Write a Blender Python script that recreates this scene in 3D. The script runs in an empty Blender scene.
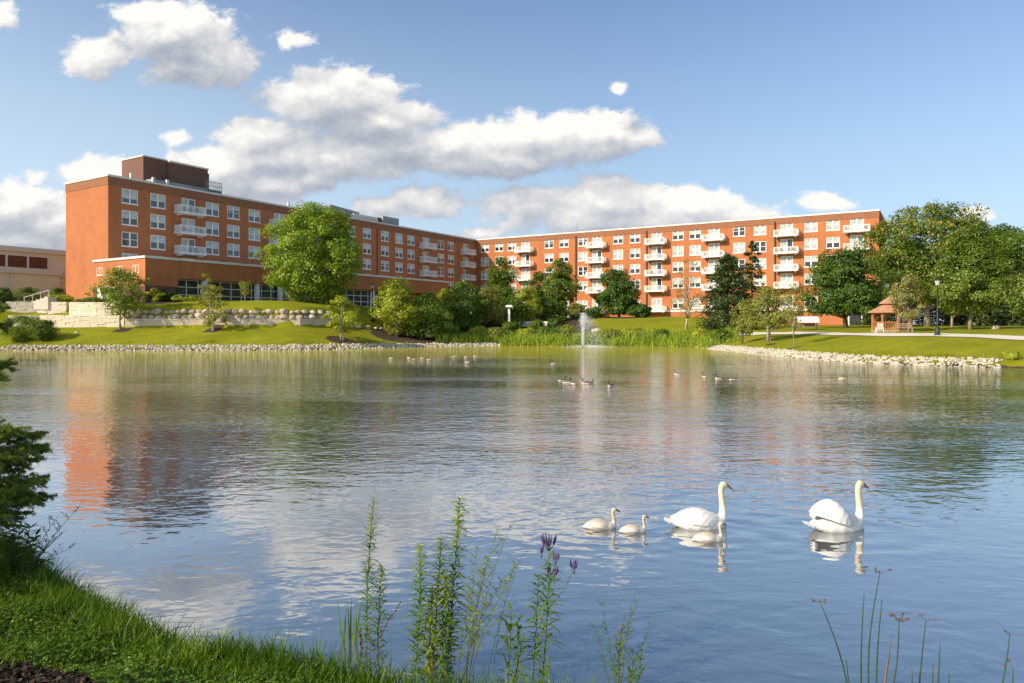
import bpy, bmesh, math, random
import numpy as np
from mathutils import Vector, Matrix

C = bpy.context.scene
COL = C.collection
R = math.radians
PI = math.pi

# ------------------------------------------------------------------ camera
F = 711.0           # focal length in pixels of a 1024 wide frame
HOR = 325.0         # image row of the horizon
EYE = 2.8           # eye height over the pond's surface
cam_d = bpy.data.cameras.new('camera')
cam = bpy.data.objects.new('camera', cam_d)
COL.objects.link(cam)
cam.location = (0, 0, EYE)
cam.rotation_euler = (R(90), 0, 0)
cam_d.sensor_width = 36
cam_d.lens = F / 1024 * 36
cam_d.shift_y = -(341.5 - HOR) / 1024
cam_d.clip_start = 0.05
cam_d.clip_end = 9000
C.camera = cam

# ------------------------------------------------------------------ light
SUN_AZ = math.atan2(-0.86, -0.51)       # compass direction of the sun (x east, y north)
SUN_EL = R(29)
EXPOSURE = 0.64
C.view_settings.view_transform = 'Standard'
C.view_settings.look = 'None'
C.view_settings.exposure = EXPOSURE
C.view_settings.gamma = 1
C.view_settings.use_curve_mapping = False
C.cycles.max_bounces = 6
C.cycles.diffuse_bounces = 3
C.cycles.glossy_bounces = 3
C.cycles.transmission_bounces = 3
C.cycles.transparent_max_bounces = 8
C.cycles.sample_clamp_indirect = 6
C.cycles.use_denoising = True

sun_d = bpy.data.lights.new('sun', 'SUN')
sun_d.energy = 3.65
sun_d.angle = R(0.5)
sun_d.color = (1.0, 0.89, 0.70)
sun = bpy.data.objects.new('sun', sun_d)
COL.objects.link(sun)
sdir = Vector((math.sin(SUN_AZ) * math.cos(SUN_EL), math.cos(SUN_AZ) * math.cos(SUN_EL), math.sin(SUN_EL)))
sun.rotation_euler = sdir.to_track_quat('Z', 'Y').to_euler()
sun.location = (-40, -40, 60)

# ---- node helpers
def nd(t, kind, **kw):
    n = t.nodes.new(kind)
    for k, v in kw.items():
        setattr(n, k, v)
    return n
def mth(t, op, a, b=None, c=None, clamp=False):
    n = t.nodes.new('ShaderNodeMath'); n.operation = op; n.use_clamp = clamp
    for i, v in enumerate((a, b, c)):
        if v is None: continue
        if isinstance(v, (int, float)): n.inputs[i].default_value = v
        else: t.links.new(v, n.inputs[i])
    return n.outputs[0]
def vmath(t, op, a, b=None):
    n = t.nodes.new('ShaderNodeVectorMath'); n.operation = op
    for i, v in enumerate((a, b)):
        if v is None: continue
        if isinstance(v, (tuple, list)): n.inputs[i].default_value = v
        else: t.links.new(v, n.inputs[i])
    return n
def noise(t, vec, scale, detail=3, rough=0.55, dist=0.0):
    n = t.nodes.new('ShaderNodeTexNoise')
    n.inputs['Scale'].default_value = scale
    n.inputs['Detail'].default_value = detail
    n.inputs['Roughness'].default_value = rough
    n.inputs['Distortion'].default_value = dist
    if vec is not None: t.links.new(vec, n.inputs['Vector'])
    return n.outputs['Fac']
def ramp(t, fac, stops):
    n = t.nodes.new('ShaderNodeValToRGB')
    e = n.color_ramp.elements
    while len(e) > 1: e.remove(e[-1])
    for i, (p, c) in enumerate(stops):
        if i == 0: el = e[0]; el.position = p
        else: el = e.new(p)
        el.color = c if len(c) == 4 else (*c, 1)
    t.links.new(fac, n.inputs['Fac'])
    return n.outputs['Color']
def mixc(t, fac, a, b, mode='MIX'):
    n = t.nodes.new('ShaderNodeMix'); n.data_type = 'RGBA'; n.blend_type = mode
    for s, v in ((n.inputs[0], fac), (n.inputs[6], a), (n.inputs[7], b)):
        if isinstance(v, (int, float)): s.default_value = v
        elif isinstance(v, (tuple, list)): s.default_value = v if len(v) == 4 else (*v, 1)
        else: t.links.new(v, s)
    return n.outputs[2]
def smooth(t, x, lo, hi):
    n = t.nodes.new('ShaderNodeMapRange'); n.interpolation_type = 'SMOOTHSTEP'
    n.inputs['From Min'].default_value = lo; n.inputs['From Max'].default_value = hi
    t.links.new(x, n.inputs['Value'])
    return n.outputs['Result']

# ------------------------------------------------------------------ sky
world = bpy.data.worlds.new('World')
C.world = world
world.use_nodes = True
wt = world.node_tree
wt.nodes.clear()
SKY_STRENGTH = 0.118
sky = nd(wt, 'ShaderNodeTexSky', sky_type='NISHITA')
sky.sun_disc = False
sky.sun_elevation = SUN_EL
sky.sun_rotation = SUN_AZ % (2 * PI)
sky.air_density = 1.25
sky.dust_density = 1.6
sky.ozone_density = 1.4
# cumulus clouds: lobes given as directions (east/north, up/north, half widths) in hundredths
def dirn(px, y): return ((px - 512) / F, (HOR - y) / F)
LOBES = [  # image-sized numbers only give the bearing and height of each cloud lobe
    (175, 36, 66, 34), (100, 56, 44, 24), (222, 62, 48, 26), (150, 14, 40, 16), (185, 70, 50, 20),
    (290, 41, 24, 10),
    (335, 98, 84, 36), (385, 122, 70, 30), (270, 135, 62, 22), (330, 158, 90, 28), (455, 148, 80, 28),
    (545, 138, 84, 28), (600, 134, 62, 26), (640, 140, 36, 14), (500, 160, 80, 20),
    (618, 88, 11, 9),
    (525, 206, 56, 20), (600, 203, 76, 26), (680, 206, 76, 24), (750, 215, 52, 16), (640, 222, 160, 18),
    (422, 203, 46, 19), (378, 206, 30, 14),
    (110, 176, 54, 24), (215, 170, 60, 26), (272, 186, 52, 20), (180, 190, 120, 26), (310, 178, 40, 14),
    (10, 210, 76, 30), (60, 222, 50, 30), (-60, 200, 80, 34), (20, 242, 90, 16),
    (36, 178, 14, 9), (176, 138, 18, 9),
    (822, 203, 36, 10), (976, 216, 20, 8), (-2, 16, 24, 16), (480, 234, 26, 7),
    (1120, 190, 60, 20), (1230, 120, 80, 30), (-190, 110, 90, 36), (-260, 220, 110, 30), (1300, 215, 100, 22),
    (345, -90, 120, 36), (760, -150, 140, 40), (120, -180, 120, 40),  # overhead lobes out of view, added to whiten the near water's reflections
]
grp = bpy.data.node_groups.new('cloud_mask', 'ShaderNodeTree')
grp.interface.new_socket('Vector', in_out='INPUT', socket_type='NodeSocketVector')
grp.interface.new_socket('Mask', in_out='OUTPUT', socket_type='NodeSocketFloat')
gi = grp.nodes.new('NodeGroupInput'); go = grp.nodes.new('NodeGroupOutput')
acc = None
for (px, y, rx, ry) in LOBES:
    u0, v0 = dirn(px, y)
    vm = vmath(grp, 'MULTIPLY_ADD', gi.outputs[0], (F / rx, F / ry, 0))
    vm.inputs[2].default_value = (-u0 * F / rx, -v0 * F / ry, 0)
    ln = vmath(grp, 'LENGTH', vm.outputs[0]).outputs['Value']
    wgt = min(1.0, 0.34 + ry / 42.0)
    m = mth(grp, 'MULTIPLY_ADD', ln, -wgt, wgt)
    acc = m if acc is None else mth(grp, 'SMOOTH_MAX', acc, m, 0.22)
fl = nd(grp, 'ShaderNodeMapping'); fl.inputs['Scale'].default_value = (1.0, 1.35, 1.0)
grp.links.new(gi.outputs[0], fl.inputs['Vector'])
n1 = noise(grp, fl.outputs[0], 11.0, 7, 0.60, 0.35)
n2 = noise(grp, fl.outputs[0], 38.0, 4, 0.62, 0.2)
nn = mth(grp, 'ADD', mth(grp, 'MULTIPLY', mth(grp, 'SUBTRACT', n1, 0.5), 1.45), mth(grp, 'MULTIPLY', mth(grp, 'SUBTRACT', n2, 0.5), 0.75))
acc = mth(grp, 'ADD', mth(grp, 'ADD', acc, 0.085), nn)
grp.links.new(acc, go.inputs[0])

tc = nd(wt, 'ShaderNodeTexCoord')
sep = nd(wt, 'ShaderNodeSeparateXYZ'); wt.links.new(tc.outputs['Generated'], sep.inputs[0])
yy = mth(wt, 'MAXIMUM', sep.outputs['Y'], 0.08)
u = mth(wt, 'DIVIDE', sep.outputs['X'], yy); v = mth(wt, 'DIVIDE', sep.outputs['Z'], yy)
cmb = nd(wt, 'ShaderNodeCombineXYZ'); wt.links.new(u, cmb.inputs[0]); wt.links.new(v, cmb.inputs[1])
def gnode(vec):
    g = wt.nodes.new('ShaderNodeGroup'); g.node_tree = grp
    wt.links.new(vec, g.inputs[0]); return g.outputs[0]
D0 = gnode(cmb.outputs[0])
D1 = gnode(vmath(wt, 'ADD', cmb.outputs[0], (-0.010, 0.014, 0)).outputs[0])
D2 = gnode(vmath(wt, 'ADD', cmb.outputs[0], (-0.022, 0.050, 0)).outputs[0])
alpha = smooth(wt, D0, 0.0, 0.34)
lit = mth(wt, 'MULTIPLY_ADD', mth(wt, 'SUBTRACT', D0, D1), 0.55, 0.48)
lit = mth(wt, 'ADD', lit, mth(wt, 'MULTIPLY', mth(wt, 'SUBTRACT', D0, D2), 0.50))
lit = mth(wt, 'SUBTRACT', lit, mth(wt, 'MULTIPLY', smooth(wt, D0, 0.30, 1.0), 0.22), clamp=True)
ccol = ramp(wt, lit, [(0.0, (0.27, 0.30, 0.36)), (0.32, (0.355, 0.38, 0.42)), (0.56, (0.465, 0.475, 0.495)), (0.80, (0.585, 0.58, 0.57)), (1.0, (0.70, 0.68, 0.65))])
front = smooth(wt, sep.outputs['Y'], 0.10, 0.30)
alpha = mth(wt, 'MULTIPLY', alpha, front)
alpha = mth(wt, 'MULTIPLY', alpha, smooth(wt, sep.outputs['Z'], -0.01, 0.03))
hz_ = smooth(wt, mth(wt, 'ABSOLUTE', sep.outputs['Z']), 0.55, 0.0)
bg = nd(wt, 'ShaderNodeBackground'); bg.inputs['Strength'].default_value = SKY_STRENGTH
tint = mixc(wt, front, (0.92, 0.95, 1.0), (0.61, 0.72, 0.88))
wt.links.new(mixc(wt, 1.0, sky.outputs[0], tint, 'MULTIPLY'), bg.inputs['Color'])
bgh = nd(wt, 'ShaderNodeBackground'); bgh.inputs['Strength'].default_value = 1.0
bgh.inputs['Color'].default_value = (0.45, 0.55, 0.66, 1)
mxh = nd(wt, 'ShaderNodeMixShader')
wt.links.new(mth(wt, 'MULTIPLY', hz_, mth(wt, 'MULTIPLY_ADD', smooth(wt, sep.outputs['X'], 0.25, -0.65), 0.50, 0.45)), mxh.inputs[0]); wt.links.new(bg.outputs[0], mxh.inputs[1]); wt.links.new(bgh.outputs[0], mxh.inputs[2])
bgc = nd(wt, 'ShaderNodeBackground'); bgc.inputs['Strength'].default_value = 0.94
wt.links.new(ccol, bgc.inputs['Color'])
mx = nd(wt, 'ShaderNodeMixShader')
wt.links.new(alpha, mx.inputs[0]); wt.links.new(mxh.outputs[0], mx.inputs[1]); wt.links.new(bgc.outputs[0], mx.inputs[2])
wo = nd(wt, 'ShaderNodeOutputWorld'); wt.links.new(mx.outputs[0], wo.inputs[0])

# ------------------------------------------------------------------ materials
def new_mat(name):
    m = bpy.data.materials.new(name); m.use_nodes = True
    t = m.node_tree; t.nodes.clear()
    out = nd(t, 'ShaderNodeOutputMaterial')
    return m, t, out
def simple(name, c1, c2=None, scale=4.0, rough=0.6, spec=0.3, metal=0.0, bump=0.0, bscale=20.0, coords='Object', detail=4):
    m, t, out = new_mat(name)
    p = nd(t, 'ShaderNodeBsdfPrincipled')
    p.inputs['Roughness'].default_value = rough
    p.inputs['Specular IOR Level'].default_value = spec
    p.inputs['Metallic'].default_value = metal
    tcn = nd(t, 'ShaderNodeTexCoord')
    vec = nd(t, 'ShaderNodeNewGeometry').outputs['Position'] if coords == 'World' else tcn.outputs[coords]
    if c2 is None: c2 = tuple(x * 0.8 for x in c1)
    f = noise(t, vec, scale, detail, 0.6)
    t.links.new(ramp(t, f, [(0.3, c2), (0.7, c1)]), p.inputs['Base Color'])
    if bump:
        b = nd(t, 'ShaderNodeBump'); b.inputs['Strength'].default_value = bump
        b.inputs['Distance'].default_value = 0.05
        t.links.new(noise(t, vec, bscale, 5, 0.6), b.inputs['Height'])
        t.links.new(b.outputs[0], p.inputs['Normal'])
    t.links.new(p.outputs[0], out.inputs[0])
    return m
def geo_pos(t): return nd(t, 'ShaderNodeNewGeometry').outputs['Position']
FOL = 1.75
def foliage(name, dark, mid, light, scale=0.9, transl=0.40, gloss=0.025):
    m, t, out = new_mat(name)
    pos = geo_pos(t)
    oi = nd(t, 'ShaderNodeObjectInfo')
    f = noise(t, pos, scale, 3, 0.6)
    f2 = noise(t, pos, scale * 9, 2, 0.6)
    f = mth(t, 'ADD', mth(t, 'MULTIPLY', f, 0.55), mth(t, 'MULTIPLY', f2, 0.45))
    dark, mid, light = [tuple(min(0.6, x * k * FOL) for x, k in zip(c, (1.14, 1.02, 0.74))) for c in (dark, mid, light)]
    col = ramp(t, f, [(0.33, dark), (0.52, mid), (0.68, light)])
    df = nd(t, 'ShaderNodeBsdfDiffuse'); t.links.new(col, df.inputs[0])
    tr = nd(t, 'ShaderNodeBsdfTranslucent')
    t.links.new(mixc(t, 1.0, col, (1.25, 1.2, 0.45), 'MULTIPLY'), tr.inputs[0])
    gl = nd(t, 'ShaderNodeBsdfGlossy'); gl.inputs['Roughness'].default_value = 0.45
    gl.inputs[0].default_value = (0.8, 0.9, 0.8, 1)
    a = nd(t, 'ShaderNodeMixShader'); a.inputs[0].default_value = transl
    t.links.new(df.outputs[0], a.inputs[1]); t.links.new(tr.outputs[0], a.inputs[2])
    b = nd(t, 'ShaderNodeMixShader'); b.inputs[0].default_value = gloss
    t.links.new(a.outputs[0], b.inputs[1]); t.links.new(gl.outputs[0], b.inputs[2])
    t.links.new(b.outputs[0], out.inputs[0])
    return m
def brick_mat(name, c1, c2, c3, mortar):
    m, t, out = new_mat(name)
    p = nd(t, 'ShaderNodeBsdfPrincipled'); p.inputs['Roughness'].default_value = 0.85
    p.inputs['Specular IOR Level'].default_value = 0.2
    tcn = nd(t, 'ShaderNodeTexCoord')
    sp = nd(t, 'ShaderNodeSeparateXYZ'); t.links.new(tcn.outputs['Object'], sp.inputs[0])
    xy = mth(t, 'ADD', sp.outputs[0], sp.outputs[1])
    cb = nd(t, 'ShaderNodeCombineXYZ'); t.links.new(xy, cb.inputs[0]); t.links.new(sp.outputs[2], cb.inputs[1])
    br = nd(t, 'ShaderNodeTexBrick')
    br.inputs['Scale'].default_value = 1.0
    br.inputs['Brick Width'].default_value = 0.40; br.inputs['Row Height'].default_value = 0.13
    br.inputs['Mortar Size'].default_value = 0.012
    br.inputs['Color1'].default_value = (*c1, 1); br.inputs['Color2'].default_value = (*c2, 1)
    br.inputs['Mortar'].default_value = (*mortar, 1)
    t.links.new(cb.outputs[0], br.inputs['Vector'])
    big = noise(t, tcn.outputs['Object'], 0.35, 5, 0.65)
    st = nd(t, 'ShaderNodeMapping'); st.inputs['Scale'].default_value = (1.6, 1.6, 0.12)
    t.links.new(tcn.outputs['Object'], st.inputs['Vector'])
    streak = noise(t, st.outputs[0], 1.0, 4, 0.6)
    f = mth(t, 'ADD', mth(t, 'MULTIPLY', big, 0.6), mth(t, 'MULTIPLY', streak, 0.4))
    col = mixc(t, smooth(t, f, 0.36, 0.68), br.outputs['Color'], c3)
    t.links.new(mixc(t, 0.85, br.outputs['Color'], col), p.inputs['Base Color'])
    t.links.new(p.outputs[0], out.inputs[0])
    return m
def glass_mat(name, col, rough=0.06, spec=0.9):
    m, t, out = new_mat(name)
    p = nd(t, 'ShaderNodeBsdfPrincipled')
    p.inputs['Roughness'].default_value = rough
    p.inputs['Specular IOR Level'].default_value = spec
    f = noise(t, nd(t, 'ShaderNodeTexCoord').outputs['Object'], 0.8, 2)
    t.links.new(ramp(t, f, [(0.3, tuple(x * 0.6 for x in col)), (0.7, col)]), p.inputs['Base Color'])
    t.links.new(p.outputs[0], out.inputs[0])
    return m

M = {}
M['brick'] = brick_mat('red_brick', (0.45, 0.155, 0.058), (0.36, 0.112, 0.044), (0.50, 0.185, 0.072), (0.40, 0.18, 0.10))
M['brick_band'] = brick_mat('brown_brick', (0.31, 0.125, 0.06), (0.25, 0.10, 0.05), (0.33, 0.14, 0.07), (0.26, 0.15, 0.10))
M['brick_dark'] = brick_mat('dark_brick', (0.17, 0.085, 0.055), (0.12, 0.062, 0.042), (0.20, 0.10, 0.065), (0.16, 0.10, 0.08))
M['brick_pent'] = brick_mat('penthouse_brick', (0.19, 0.098, 0.068), (0.15, 0.076, 0.054), (0.21, 0.11, 0.08), (0.18, 0.11, 0.085))
M['white'] = simple('white_paint', (0.86, 0.85, 0.83), (0.80, 0.79, 0.76), 0.6, 0.5)
M['coping'] = simple('pale_coping', (0.74, 0.72, 0.66), (0.60, 0.58, 0.53), 0.5, 0.6)
M['grey'] = simple('grey_metal', (0.34, 0.35, 0.36), (0.24, 0.25, 0.26), 0.8, 0.5)
M['dark'] = simple('dark_metal', (0.035, 0.037, 0.04), (0.02, 0.02, 0.022), 2.0, 0.45)
M['roof'] = simple('flat_roof', (0.20, 0.20, 0.20), (0.14, 0.14, 0.14), 0.3, 0.9)
M['glass'] = glass_mat('window_glass', (0.045, 0.05, 0.06))
M['blind'] = glass_mat('blind_behind_glass', (0.58, 0.59, 0.58), 0.12, 0.6)
M['curtain'] = glass_mat('curtain_behind_glass', (0.55, 0.56, 0.52), 0.15, 0.5)
M['bronze_glass'] = glass_mat('bronze_glass', (0.10, 0.045, 0.03), 0.08, 0.7)
M['beige'] = simple('beige_render', (0.82, 0.69, 0.53), (0.74, 0.61, 0.46), 0.5, 0.9)
M['beige_trim'] = simple('beige_trim', (0.76, 0.70, 0.58), (0.66, 0.60, 0.49), 0.5, 0.8)
M['bark'] = simple('grey_brown_bark', (0.20, 0.15, 0.105), (0.085, 0.062, 0.045), 3.0, 0.95, 0.1, bump=0.8, bscale=14)
M['bark_pale'] = simple('pale_bark', (0.42, 0.35, 0.27), (0.24, 0.19, 0.14), 2.4, 0.9, 0.1, bump=0.5, bscale=10)
M['birch'] = simple('birch_bark', (0.66, 0.60, 0.52), (0.30, 0.25, 0.20), 2.2, 0.8, 0.2)
M['f_maple'] = foliage('maple_leaves', (0.062, 0.112, 0.013), (0.118, 0.186, 0.020), (0.20, 0.265, 0.032), 0.5)
M['f_dark'] = foliage('dark_leaves', (0.018, 0.042, 0.008), (0.042, 0.085, 0.013), (0.075, 0.125, 0.02), 0.5, 0.25)
M['f_mid'] = foliage('mid_green_leaves', (0.035, 0.070, 0.011), (0.075, 0.125, 0.018), (0.125, 0.18, 0.03), 0.5)
M['f_lime'] = foliage('yellow_green_leaves', (0.10, 0.14, 0.016), (0.19, 0.235, 0.028), (0.27, 0.30, 0.05), 0.6, 0.38)
M['f_olive'] = foliage('olive_leaves', (0.075, 0.095, 0.025), (0.14, 0.16, 0.045), (0.22, 0.235, 0.085), 0.6)
M['f_grey'] = foliage('grey_green_leaves', (0.09, 0.105, 0.045), (0.17, 0.18, 0.085), (0.25, 0.255, 0.14), 0.7)
M['f_spruce'] = foliage('spruce_needles', (0.014, 0.030, 0.012), (0.032, 0.056, 0.020), (0.060, 0.090, 0.033), 0.8, 0.15)
M['f_needle'] = foliage('near_spruce_needles', (0.05, 0.085, 0.02), (0.10, 0.145, 0.032), (0.17, 0.21, 0.05), 5.0, 0.25)
M['f_cream'] = foliage('cream_blossom', (0.34, 0.36, 0.16), (0.48, 0.48, 0.25), (0.6, 0.58, 0.36), 1.5, 0.3)
M['f_flush'] = foliage('pale_flush_leaves', (0.15, 0.165, 0.07), (0.21, 0.22, 0.10), (0.28, 0.28, 0.14), 1.5, 0.3)
M['f_bronze'] = foliage('bronze_leaves', (0.10, 0.10, 0.025), (0.17, 0.14, 0.04), (0.25, 0.17, 0.06), 0.7)
M['reed'] = foliage('reed_leaves', (0.06, 0.11, 0.012), (0.13, 0.19, 0.02), (0.22, 0.27, 0.035), 0.6, 0.35)
M['fringe'] = foliage('lawn_fringe_grass', (0.085, 0.10, 0.010), (0.14, 0.15, 0.012), (0.20, 0.19, 0.03), 0.9, 0.35, 0.01)
M['grass'] = foliage('bank_grass', (0.022, 0.052, 0.004), (0.05, 0.105, 0.006), (0.10, 0.155, 0.012), 1.6, 0.40, 0.02)
M['clover'] = foliage('clover_leaves', (0.03, 0.07, 0.008), (0.055, 0.11, 0.012), (0.09, 0.15, 0.02), 2.0, 0.3)
M['weed'] = foliage('weed_leaves', (0.035, 0.075, 0.014), (0.068, 0.125, 0.024), (0.12, 0.185, 0.04), 6.0, 0.35)
M['weed_lime'] = foliage('weed_tip_leaves', (0.085, 0.13, 0.022), (0.14, 0.195, 0.035), (0.20, 0.25, 0.055), 8.0, 0.4)
M['stem'] = simple('green_stem', (0.11, 0.15, 0.045), (0.07, 0.08, 0.03), 8.0, 0.6)
M['dry_stem'] = simple('dry_stem', (0.20, 0.14, 0.075), (0.11, 0.075, 0.04), 8.0, 0.8)
M['rush'] = simple('rush_stem', (0.055, 0.10, 0.055), (0.03, 0.06, 0.035), 5.0, 0.5)
M['purple'] = simple('purple_florets', (0.16, 0.115, 0.26), (0.08, 0.055, 0.13), 60.0, 0.8)
M['brown_bud'] = simple('brown_spikelets', (0.17, 0.10, 0.05), (0.08, 0.045, 0.025), 60.0, 0.9)
M['rock'] = simple('limestone_riprap', (0.62, 0.55, 0.44), (0.38, 0.33, 0.25), 1.6, 0.9, 0.15, coords='World', bump=0.6, bscale=6)
M['boulder'] = simple('tan_boulder', (0.56, 0.44, 0.34), (0.40, 0.29, 0.215), 0.9, 0.9, 0.15, coords='World', bump=0.8, bscale=5)
M['boulder_pale'] = simple('pale_boulder', (0.68, 0.58, 0.46), (0.50, 0.40, 0.30), 0.8, 0.9, 0.15, coords='World', bump=0.8, bscale=5)
M['stonewall'] = simple('limestone_wall', (0.86, 0.75, 0.58), (0.74, 0.62, 0.46), 1.3, 0.9, 0.15, bump=0.6, bscale=7)
M['concrete'] = simple('pale_concrete', (0.74, 0.66, 0.54), (0.64, 0.56, 0.45), 0.8, 0.9, 0.15, coords='World')
M['cedar'] = simple('cedar_wood', (0.52, 0.22, 0.085), (0.40, 0.155, 0.058), 2.0, 0.7)
M['shingle'] = simple('cedar_shingle', (0.52, 0.28, 0.165), (0.38, 0.19, 0.11), 2.5, 0.9, bump=0.5, bscale=8)
M['teak'] = simple('weathered_bench_wood', (0.40, 0.28, 0.18), (0.28, 0.19, 0.12), 3.0, 0.8)
M['swan'] = None
M['chip'] = simple('bark_mulch', (0.085, 0.058, 0.042), (0.028, 0.018, 0.013), 9.0, 0.95, 0.1, coords='World')

def swan_mat(name, body, neck, z0, z1):
    m, t, out = new_mat(name)
    p = nd(t, 'ShaderNodeBsdfPrincipled'); p.inputs['Roughness'].default_value = 0.8
    p.inputs['Specular IOR Level'].default_value = 0.15
    o = nd(t, 'ShaderNodeTexCoord').outputs['Object']
    sp = nd(t, 'ShaderNodeSeparateXYZ'); t.links.new(o, sp.inputs[0])
    mpn = nd(t, 'ShaderNodeMapping'); mpn.inputs['Scale'].default_value = (6, 20, 16)
    t.links.new(o, mpn.inputs['Vector'])
    f = noise(t, mpn.outputs[0], 2.0, 5, 0.6)
    base = mixc(t, smooth(t, sp.outputs[2], z0, z1), body, neck)
    dark = (body[0] * 0.78, body[1] * 0.73, body[2] * 0.64)
    t.links.new(mixc(t, mth(t, 'MULTIPLY', smooth(t, f, 0.62, 0.36), 0.5), base, dark), p.inputs['Base Color'])
    b = nd(t, 'ShaderNodeBump'); b.inputs['Strength'].default_value = 0.5; b.inputs['Distance'].default_value = 0.012
    t.links.new(f, b.inputs['Height']); t.links.new(b.outputs[0], p.inputs['Normal'])
    t.links.new(p.outputs[0], out.inputs[0])
    return m
M['swan'] = swan_mat('swan_plumage', (0.77, 0.76, 0.73), (0.64, 0.53, 0.34), 0.20, 0.36)
M['cygnet'] = swan_mat('cygnet_down', (0.68, 0.62, 0.55), (0.50, 0.42, 0.33), 0.12, 0.25)
M['goose'] = swan_mat('goose_brown', (0.15, 0.11, 0.085), (0.012, 0.012, 0.014), 0.19, 0.23)
M['duck'] = swan_mat('pale_duck', (0.55, 0.46, 0.34), (0.40, 0.31, 0.22), 0.12, 0.2)
M['bill_orange'] = simple('orange_bill', (0.30, 0.11, 0.04), (0.16, 0.06, 0.03), 20, 0.5)
M['bill_black'] = simple('black_bill', (0.02, 0.02, 0.022), (0.015, 0.015, 0.015), 20, 0.5)

# ------------------------------------------------------------------ helpers
def tag(o, label=None, cat=None, group=None, kind=None):
    if label: o['label'] = label
    if cat: o['category'] = cat
    if group: o['group'] = group
    if kind: o['kind'] = kind
    return o
def empty(name, loc=(0, 0, 0), rz=0.0):
    o = bpy.data.objects.new(name, None)
    o.empty_display_size = 0.3
    COL.objects.link(o)
    o.location = loc; o.rotation_euler = (0, 0, rz)
    return o
def link(name, me, parent=None, loc=None, rot=None):
    o = bpy.data.objects.new(name, me); COL.objects.link(o)
    if parent is not None: o.parent = parent
    if loc is not None: o.location = loc
    if rot is not None: o.rotation_euler = rot
    return o
def copy_tree(o, parent=None):
    c = o.copy(); COL.objects.link(c)
    if parent is not None: c.parent = parent
    for ch in list(o.children): copy_tree(ch, c)
    return c

class MB:
    def __init__(s): s.v = []; s.f = []; s.mi = []
    def add(s, verts, faces, mi=0):
        b = len(s.v); s.v.extend([tuple(p) for p in verts])
        s.f.extend([tuple(i + b for i in f) for f in faces]); s.mi.extend([mi] * len(faces))
    def box(s, x0, x1, y0, y1, z0, z1, mi=0):
        s.add([(x0, y0, z0), (x1, y0, z0), (x1, y1, z0), (x0, y1, z0), (x0, y0, z1), (x1, y0, z1), (x1, y1, z1), (x0, y1, z1)],
              [(0, 3, 2, 1), (4, 5, 6, 7), (0, 1, 5, 4), (1, 2, 6, 5), (2, 3, 7, 6), (3, 0, 4, 7)], mi)
    def quad(s, a, b, c, d, mi=0): s.add([a, b, c, d], [(0, 1, 2, 3)], mi)
    def tube(s, pts, radii, n=7, mi=0, cap=True):
        pts = [Vector(p) for p in pts]
        rings = []
        up = Vector((0.13, 0.31, 0.94)).normalized()
        for i, p in enumerate(pts):
            d = (pts[min(i + 1, len(pts) - 1)] - pts[max(i - 1, 0)])
            if d.length < 1e-9: d = Vector((0, 0, 1))
            d.normalize()
            a = d.cross(up)
            if a.length < 0.05: a = d.cross(Vector((1, 0, 0)))
            a.normalize(); b = d.cross(a)
            r = radii[i] if hasattr(radii, '__len__') else radii
            rings.append([p + (a * math.cos(2 * PI * k / n) + b * math.sin(2 * PI * k / n)) * r for k in range(n)])
        base = len(s.v)
        for rg in rings: s.v.extend([tuple(q) for q in rg])
        for i in range(len(rings) - 1):
            for k in range(n):
                k2 = (k + 1) % n
                s.f.append((base + i * n + k, base + i * n + k2, base + (i + 1) * n + k2, base + (i + 1) * n + k)); s.mi.append(mi)
        if cap:
            s.f.append(tuple(base + k for k in range(n - 1, -1, -1))); s.mi.append(mi)
            e = base + (len(rings) - 1) * n
            s.f.append(tuple(e + k for k in range(n))); s.mi.append(mi)
    def rod(s, a, b, r, n=6, mi=0): s.tube([a, b], [r, r], n, mi)
    def mesh(s, name, mats, smooth_=False):
        me = bpy.data.meshes.new(name)
        me.from_pydata(s.v, [], s.f)
        for m in (mats if isinstance(mats, (list, tuple)) else [mats]): me.materials.append(m)
        me.polygons.foreach_set('material_index', s.mi)
        if smooth_: me.polygons.foreach_set('use_smooth', [True] * len(s.f))
        me.update(); return me
    def build(s, name, mats, parent=None, smooth_=False, **kw):
        return link(name, s.mesh(name, mats, smooth_), parent, **kw)

def polys_mesh(name, P, mats, mi=None, smooth_=False):
    """P: (N, K, 3) array, N separate K-gons"""
    N, K = P.shape[:2]
    me = bpy.data.meshes.new(name)
    me.vertices.add(N * K); me.loops.add(N * K); me.polygons.add(N)
    me.vertices.foreach_set('co', np.ascontiguousarray(P, dtype=np.float32).ravel())
    me.loops.foreach_set('vertex_index', np.arange(N * K, dtype=np.int32))
    me.polygons.foreach_set('loop_start', np.arange(0, N * K, K, dtype=np.int32))
    for m in (mats if isinstance(mats, (list, tuple)) else [mats]): me.materials.append(m)
    if mi is not None: me.polygons.foreach_set('material_index', np.asarray(mi, dtype=np.int32))
    me.update(calc_edges=True)
    return me
def unit(a): return a / np.maximum(np.linalg.norm(a, axis=-1, keepdims=True), 1e-9)
def leaf_polys(rng, pts, nrm, size, aspect=0.62, axis=None):
    n = len(pts)
    rv = rng.normal(size=(n, 3)) if axis is None else axis
    a = unit(np.cross(nrm, np.cross(rv, nrm)))
    b = np.cross(nrm, a)
    s = np.asarray(size).reshape(-1, 1) * np.ones((n, 1))
    fold = nrm * s * 0.12
    return np.stack([pts - a * s * 0.5, pts + b * s * 0.5 * aspect + fold - a * s * 0.06, pts + a * s * 0.5, pts - b * s * 0.5 * aspect + fold - a * s * 0.06], axis=1)

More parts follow.
